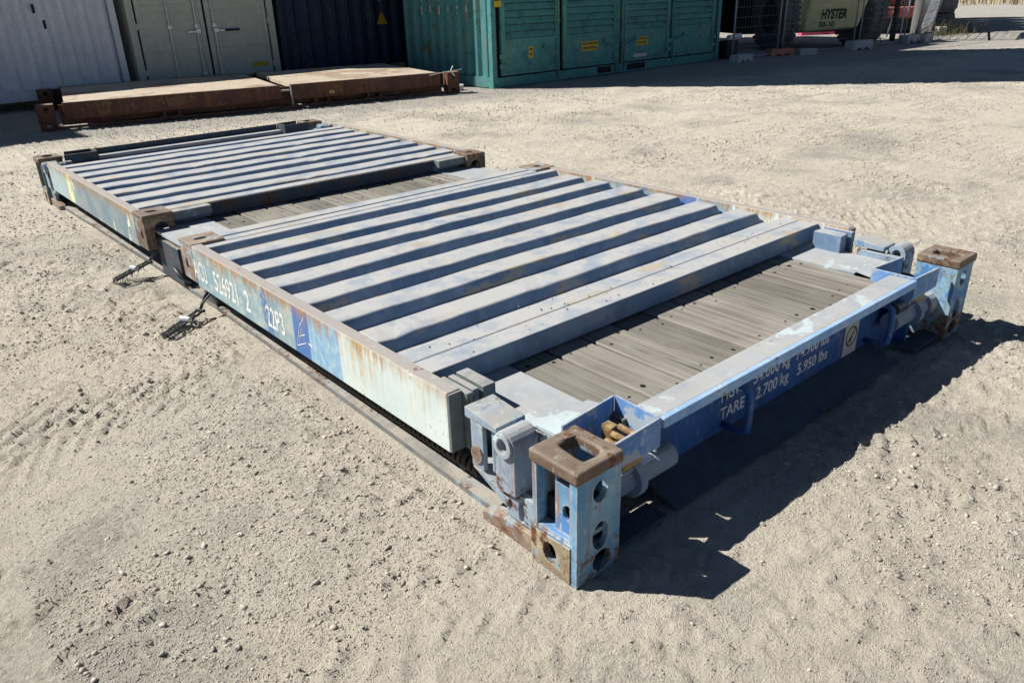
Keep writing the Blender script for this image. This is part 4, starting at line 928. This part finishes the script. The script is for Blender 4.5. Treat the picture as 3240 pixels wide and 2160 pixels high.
# local x = axle direction (to the right), local y = forward, away from the camera
def wheel(parent, cx, cy, r, wdt, name='tyre'):
    m = MB(); N = 36; prof = [(r * 0.52, -wdt / 2 + 0.02), (r * 0.60, -wdt / 2), (r * 0.88, -wdt / 2), (r * 0.97, -wdt * 0.40), (r, -wdt * 0.28), (r, wdt * 0.28), (r * 0.97, wdt * 0.40), (r * 0.88, wdt / 2), (r * 0.60, wdt / 2), (r * 0.52, wdt / 2 - 0.02)]
    rings = []
    for k in range(N):
        a = 2 * math.pi * k / N; rings.append([m.v((cx + x, cy + rr * math.cos(a), r + rr * math.sin(a))) for rr, x in prof])
    for k in range(N):
        q_, t_ = rings[k], rings[(k + 1) % N]
        for j_ in range(len(prof)): m.face([q_[j_], q_[(j_ + 1) % len(prof)], t_[(j_ + 1) % len(prof)], t_[j_]])
    for k in range(N):                                          # chunky lugs
        a = 2 * math.pi * (k + 0.5) / N; a2 = a + 0.09
        for s in (-1, 1):
            x0, x1 = (0.01, wdt * 0.49) if s > 0 else (-wdt * 0.49, -0.01); aa = a if s > 0 else a + math.pi / N
            pts = lambda rr, x: [(cx + x, cy + rr * math.cos(aa + e), r + rr * math.sin(aa + e)) for e in (-0.045, 0.045)]
            b0 = pts(r * 0.96, x0) + pts(r * 0.93, x1)[::-1]; b1 = pts(r * 1.035, x0) + pts(r * 1.0, x1)[::-1]
            m.hexa(b0, b1)
    ty = m.build(name, 'rubber', parent)
    m = MB(); m.tube([(cx - wdt * 0.34, cy, r), (cx + wdt * 0.34, cy, r)], r * 0.53, 28); m.tube([(cx - wdt * 0.42, cy, r), (cx + wdt * 0.42, cy, r)], r * 0.26, 20)
    for k in range(8):
        a = 2 * math.pi * k / 8; y_, z_ = cy + r * 0.36 * math.cos(a), r + r * 0.36 * math.sin(a); m.tube([(cx - wdt * 0.38, y_, z_), (cx + wdt * 0.38, y_, z_)], 0.022, 6)
    m.build('hub', 'hub', ty)
wheel(fk, -1.15, 0, 0.73, 0.40); wheel(fk, 1.13, 0, 0.73, 0.46)
m = MB(); m.box(-0.95, 0.95, 0.2, 2.5, 0.45, 1.55); m.box(-1.35, -0.96, 0.95, 2.4, 0.30, 1.35); m.box(-0.9, 0.9, -0.2, 0.199, 0.35, 1.3); m.build('chassis', 'chassis', fk, 0.02)
m = MB(); hexb = [(-0.78, -0.64, 0.40), (0.60, -0.64, 0.44), (0.80, -0.22, 0.42), (-0.92, -0.22, 0.36)]
m.hexa(hexb, [(-0.74, -0.80, 1.35), (0.80, -0.80, 1.35), (0.95, -0.22, 1.35), (-0.95, -0.22, 1.35)])
cwt = m.build('counterweight', 'fork_yellow', fk, 0.05, 3)
m = MB(); m.box(-0.97, -0.80, -0.55, -0.22, 0.55, 1.3); m.box(-0.99, -0.85, -0.56, -0.5, 0.80, 0.86); m.build('side_bracket', 'fork_yellow', fk, 0.01)
MB().box(-0.9, 0.9, -0.15, 1.6, 1.56, 2.1).build('hood', 'fork_yellow', fk, 0.06)
m = MB()
for x in (-0.8, 0.8):
    for y in (0.8, 2.3): m.tube([(x, y, 1.4), (x, y, 3.1)], 0.05, 8)
m.box(-0.9, 0.9, 0.7, 2.4, 3.05, 3.12); m.build('cab_frame', 'fork_yellow', fk)
zt = 1.35; 
def cwp(x, z): return (x, -0.62 - 0.18 * (z - 0.28) / (1.35 - 0.28) - 0.012, z)
up = Vector((0, -0.18, 1.07)).normalized()
text('lettering', 'HYSTER', 'letter_black', cwt, cwp(-0.42, 0.66), (1, 0, 0), up, 0.20, 0.66, 0.035)
text('lettering', '50-10', 'letter_black', cwt, cwp(-0.44, 0.485), (1, 0, 0), up, 0.11, 0.40, 0.02)
# pink crates in the sun beyond it
for k, (x, y, sx_, h_) in enumerate(((21.2, 11.75, 0.62, 0.24), (22.1, 11.25, 0.30, 0.22), (21.75, 11.4, 0.34, 0.12))):
    m = MB(); m.box(0, sx_, 0, 0.35, 0, 0.03)
    m.box(0, sx_, 0, 0.03, 0.031, h_); m.box(0, sx_, 0.32, 0.35, 0.031, h_); m.box(0, 0.03, 0.0301, 0.3199, 0.031, h_ ); m.box(sx_ - 0.03, sx_, 0.0301, 0.3199, 0.031, h_)
    o = m.build('pink_crate', 'pink', None, 0.006); o.location = (x, y, 0); o.rotation_euler = (0, 0, R(-40))
    tag(o, ['longest bright pink crate seen beneath the yellow machine', 'short pink crate at the right end beneath the yellow machine', 'lowest pink crate between the two others'][k], 'crate', 'pink crates on the ground beyond the yellow machine')

# ------------------------------------------------------------------ red truck, drum, poles
rt = thing('red_truck', 'dull red truck front in the sun behind the fence', 'truck', (22.55, 9.60, 0), R(-56))
m = MB(); m.box(-0.95, 0.75, -0.10, 0.25, 0.42, 0.72); m.build('bumper', 'red', rt, 0.04)
m = MB(); m.box(-0.95, 0.72, 0.10, 2.6, 0.74, 2.4); m.build('cab', 'red', rt, 0.05)
m = MB(); m.box(-0.72, -0.30, 0.06, 0.0985, 0.80, 1.02); m.box(0.05, 0.45, 0.06, 0.0985, 0.78, 1.0); m.build('grille', 'chassis', rt)
m = MB(); m.box(-0.98, 0.76, 0.3, 2.5, 0.35, 0.735); m.box(-0.6, 0.5, -0.02, 0.29, 0.10, 0.41); m.build('frame', 'chassis', rt)
for x in (-0.75, 0.42): MB().tube([(x, -0.125, 0.57), (x, -0.101, 0.57)], 0.075, 14).build('headlight', 'white_plastic', rt)
MB().tube([(0.30, 0.06, 1.42), (0.30, 0.099, 1.42)], 0.09, 14).build('marker_lamp', 'yellow', rt)
m = MB()
for z in (0.9, 1.12): m.tube([(-0.85, 0.03, z), (-0.45, 0.03, z)], 0.018, 6)
m.tube([(-0.62, 0.03, 0.85), (-0.62, 0.03, 1.2)], 0.018, 6); m.build('grab_rail', 'white_plastic', rt)
wheel(rt, -0.75, 1.1, 0.5, 0.32); wheel(rt, 0.55, 1.1, 0.5, 0.32)
dr = thing('grey_drum', 'upright grey pipe section standing at the right of the red truck', 'pipe', (22.75, 9.10, 0))
MB().tube([(0, 0, 0), (0, 0, 1.9)], 0.19, 28).build('pipe_wall', 'dull_grey', dr)
m = MB(); m.tube([(0, 0, 1.55), (0, 0, 1.62)], 0.205, 28); m.build('pipe_collar', 'dull_grey', dr)
pl = MB().tube([(0, 0, 0), (0.28, -0.2, 2.2)], 0.02, 8).build('leaning_pole', 'white_plastic', None); pl.location = (20.6, 8.95, 0.05); tag(pl, 'thin pale pole leaning before the red truck', 'pole')
pl = MB(); pl.tube([(0, 0, 0), (0.04, 0.0, 2.4)], 0.07, 10); pl = pl.build('fence_corner_post', 'chassis', None); pl.location = (19.94, 8.50, 0.0); tag(pl, 'thick dark post at the end of the mesh fence', 'post')

# bundle of mesh panels leaning at the fence end
rb = random.Random(4)
for k in range(4):
    x = 19.75 + 0.12 * k; y = 7.86 + 0.05 * k
    fence_panel('leaning_mesh', '%s pale mesh panel in the leaning bundle at the fence end' % ['front', 'second', 'third', 'fourth', 'fifth', 'rearmost'][k], 'fence panel', (x, y), (x + 3.0 + 0.05 * k, y + 0.86 + 0.03 * k), h=2.1, z=0.08, group='bundle of mesh panels leaning together at the fence end', lean=0.10 + 0.035 * k, fine=0.16, mat='galv_dull')
pr = MB().tube([(0, 0, 0), (0.55, 0.25, 0.75)], 0.016, 6).build('prop_bar', 'galv', None); pr.location = (19.6, 8.15, 0.05); tag(pr, 'slanting thin bar propping the bundle of mesh panels', 'bar')
for k, (x, y, mt) in enumerate(((19.75, 7.62, 'concrete'), (20.5, 7.85, 'concrete'), (22.9, 8.55, 'concrete'))):
    o = MB().box(-0.2, 0.2, -0.11, 0.11, 0, 0.2).build('block', mt, None, 0.012); o.location = (x, y, 0); o.rotation_euler = (0, 0, R(20 * k))
    tag(o, ['pale block at the left foot of the mesh bundle', 'pale block in the middle under the mesh bundle', 'pale block among the weeds right of the mesh bundle'][k], 'block', 'blocks under the mesh bundle')

# stacks of big tyres
def tyre_mesh(r, h):
    m = MB(); N = 32; prof = [(r * 0.5, 0.02), (r * 0.62, 0), (r * 0.9, 0.02), (r, h * 0.25), (r, h * 0.75), (r * 0.9, h - 0.02), (r * 0.62, h), (r * 0.5, h - 0.02)]
    rings = []
    for k in range(N):
        a = 2 * math.pi * k / N; e = 1.0 + (0.02 if k % 2 else 0); rings.append([m.v((rr * e * math.cos(a), rr * e * math.sin(a), z)) for rr, z in prof])
    for k in range(N):
        q_, t_ = rings[k], rings[(k + 1) % N]
        for j_ in range(len(prof)): m.face([q_[j_], q_[(j_ + 1) % len(prof)], t_[(j_ + 1) % len(prof)], t_[j_]])
    return m
t0 = tyre_mesh(0.85, 0.50).build('big_tyre', 'rubber', None); first = True
for (x, y, nme, cnt) in ((24.15, 9.65, 'front', 6), (25.85, 10.35, 'second', 6), (27.55, 11.02, 'middle', 6), (29.25, 11.72, 'fourth', 6), (30.95, 12.4, 'rear', 6)):
    for k in range(cnt):
        o = t0 if first else t0.copy()
        if not first: C.objects.link(o)
        first = False
        o.location = (x + rb.uniform(-0.05, 0.05), y + rb.uniform(-0.05, 0.05), k * 0.505); o.rotation_euler = (0, 0, rb.uniform(0, 6))
        tag(o, 'dark machine tyre lying in the %s of the five tyre stacks, %s' % (nme, ['on the ground', 'second from the ground', 'third from the ground', 'fourth from the ground', 'fifth from the ground', 'on top'][k]), 'tyre', 'stacks of big tyres right of the mesh bundle')

# ------------------------------------------------------------------ weeds, dry grass, a stake
def blades(name, pts, hts, wid, mat, label, curl=0.5):
    rg = np.random.RandomState(5); n = len(pts); a = rg.rand(n) * 6.28; ln = (rg.rand(n) * 0.6 + 0.2) * curl
    dx, dy = np.cos(a), np.sin(a); wx, wy = -dy * wid, dx * wid
    z0 = ghm(pts[:, 0], pts[:, 1])
    V = []
    for (t, k) in ((0, 1.0), (0.55, 0.8), (1.0, 0.15)):
        off = ln * hts * t ** 2; z = z0 + hts * t * (1 - 0.15 * t)
        for s in (-1, 1): V.append(np.stack([pts[:, 0] + dx * off + s * wx * k, pts[:, 1] + dy * off + s * wy * k, z], -1))
    V = np.stack(V, 1).reshape(-1, 3); b = 6 * np.arange(n)[:, None]
    F = np.concatenate([b + np.array([[0, 1, 3, 2]]), b + np.array([[2, 3, 5, 4]])], 0)
    me = bpy.data.meshes.new(name); me.from_pydata(V.tolist(), [], F.tolist()); me.materials.append(M[mat])
    return tag(mesh_obj(name, me), label, kind='stuff')
rg = np.random.RandomState(2); n = 520
p = np.stack([22.9 + rg.randn(n) * 0.7, 8.35 + rg.randn(n) * 0.30], -1); q2 = np.stack([19.7 + rg.randn(160) * 0.6, 7.72 + rg.randn(160) * 0.2], -1)
p = np.concatenate([p, q2]); blades('weeds', p, rg.rand(len(p)) ** 2 * 0.45 + 0.05, 0.007, 'weed', 'straggly green and dry weeds growing round the foot of the mesh bundle', 1.3)
n = 16000; u = rg.rand(n); v = rg.rand(n) ** 0.8
p = np.stack([46 + v * 26 + u * 0, 12 + u * 40 + v * 6], -1); ok = (p[:, 0] - 46) + (p[:, 1] - 14) * 0.55 > rg.rand(n) * 3; p = p[ok]
blades('dry_grass', p, rg.rand(len(p)) * 0.5 + 0.25, 0.03, 'drygrass', 'strip of tall dry yellow grass at the far edge of the yard', 0.6)
sk = MB().tube([(0, 0, 0), (-0.06, 0.03, 0.2)], 0.03, 6).build('short_stake', 'chassis', None); sk.location = (20.9, 6.55, 0); tag(sk, 'short dark stake standing alone in the sunlit dirt', 'stake')
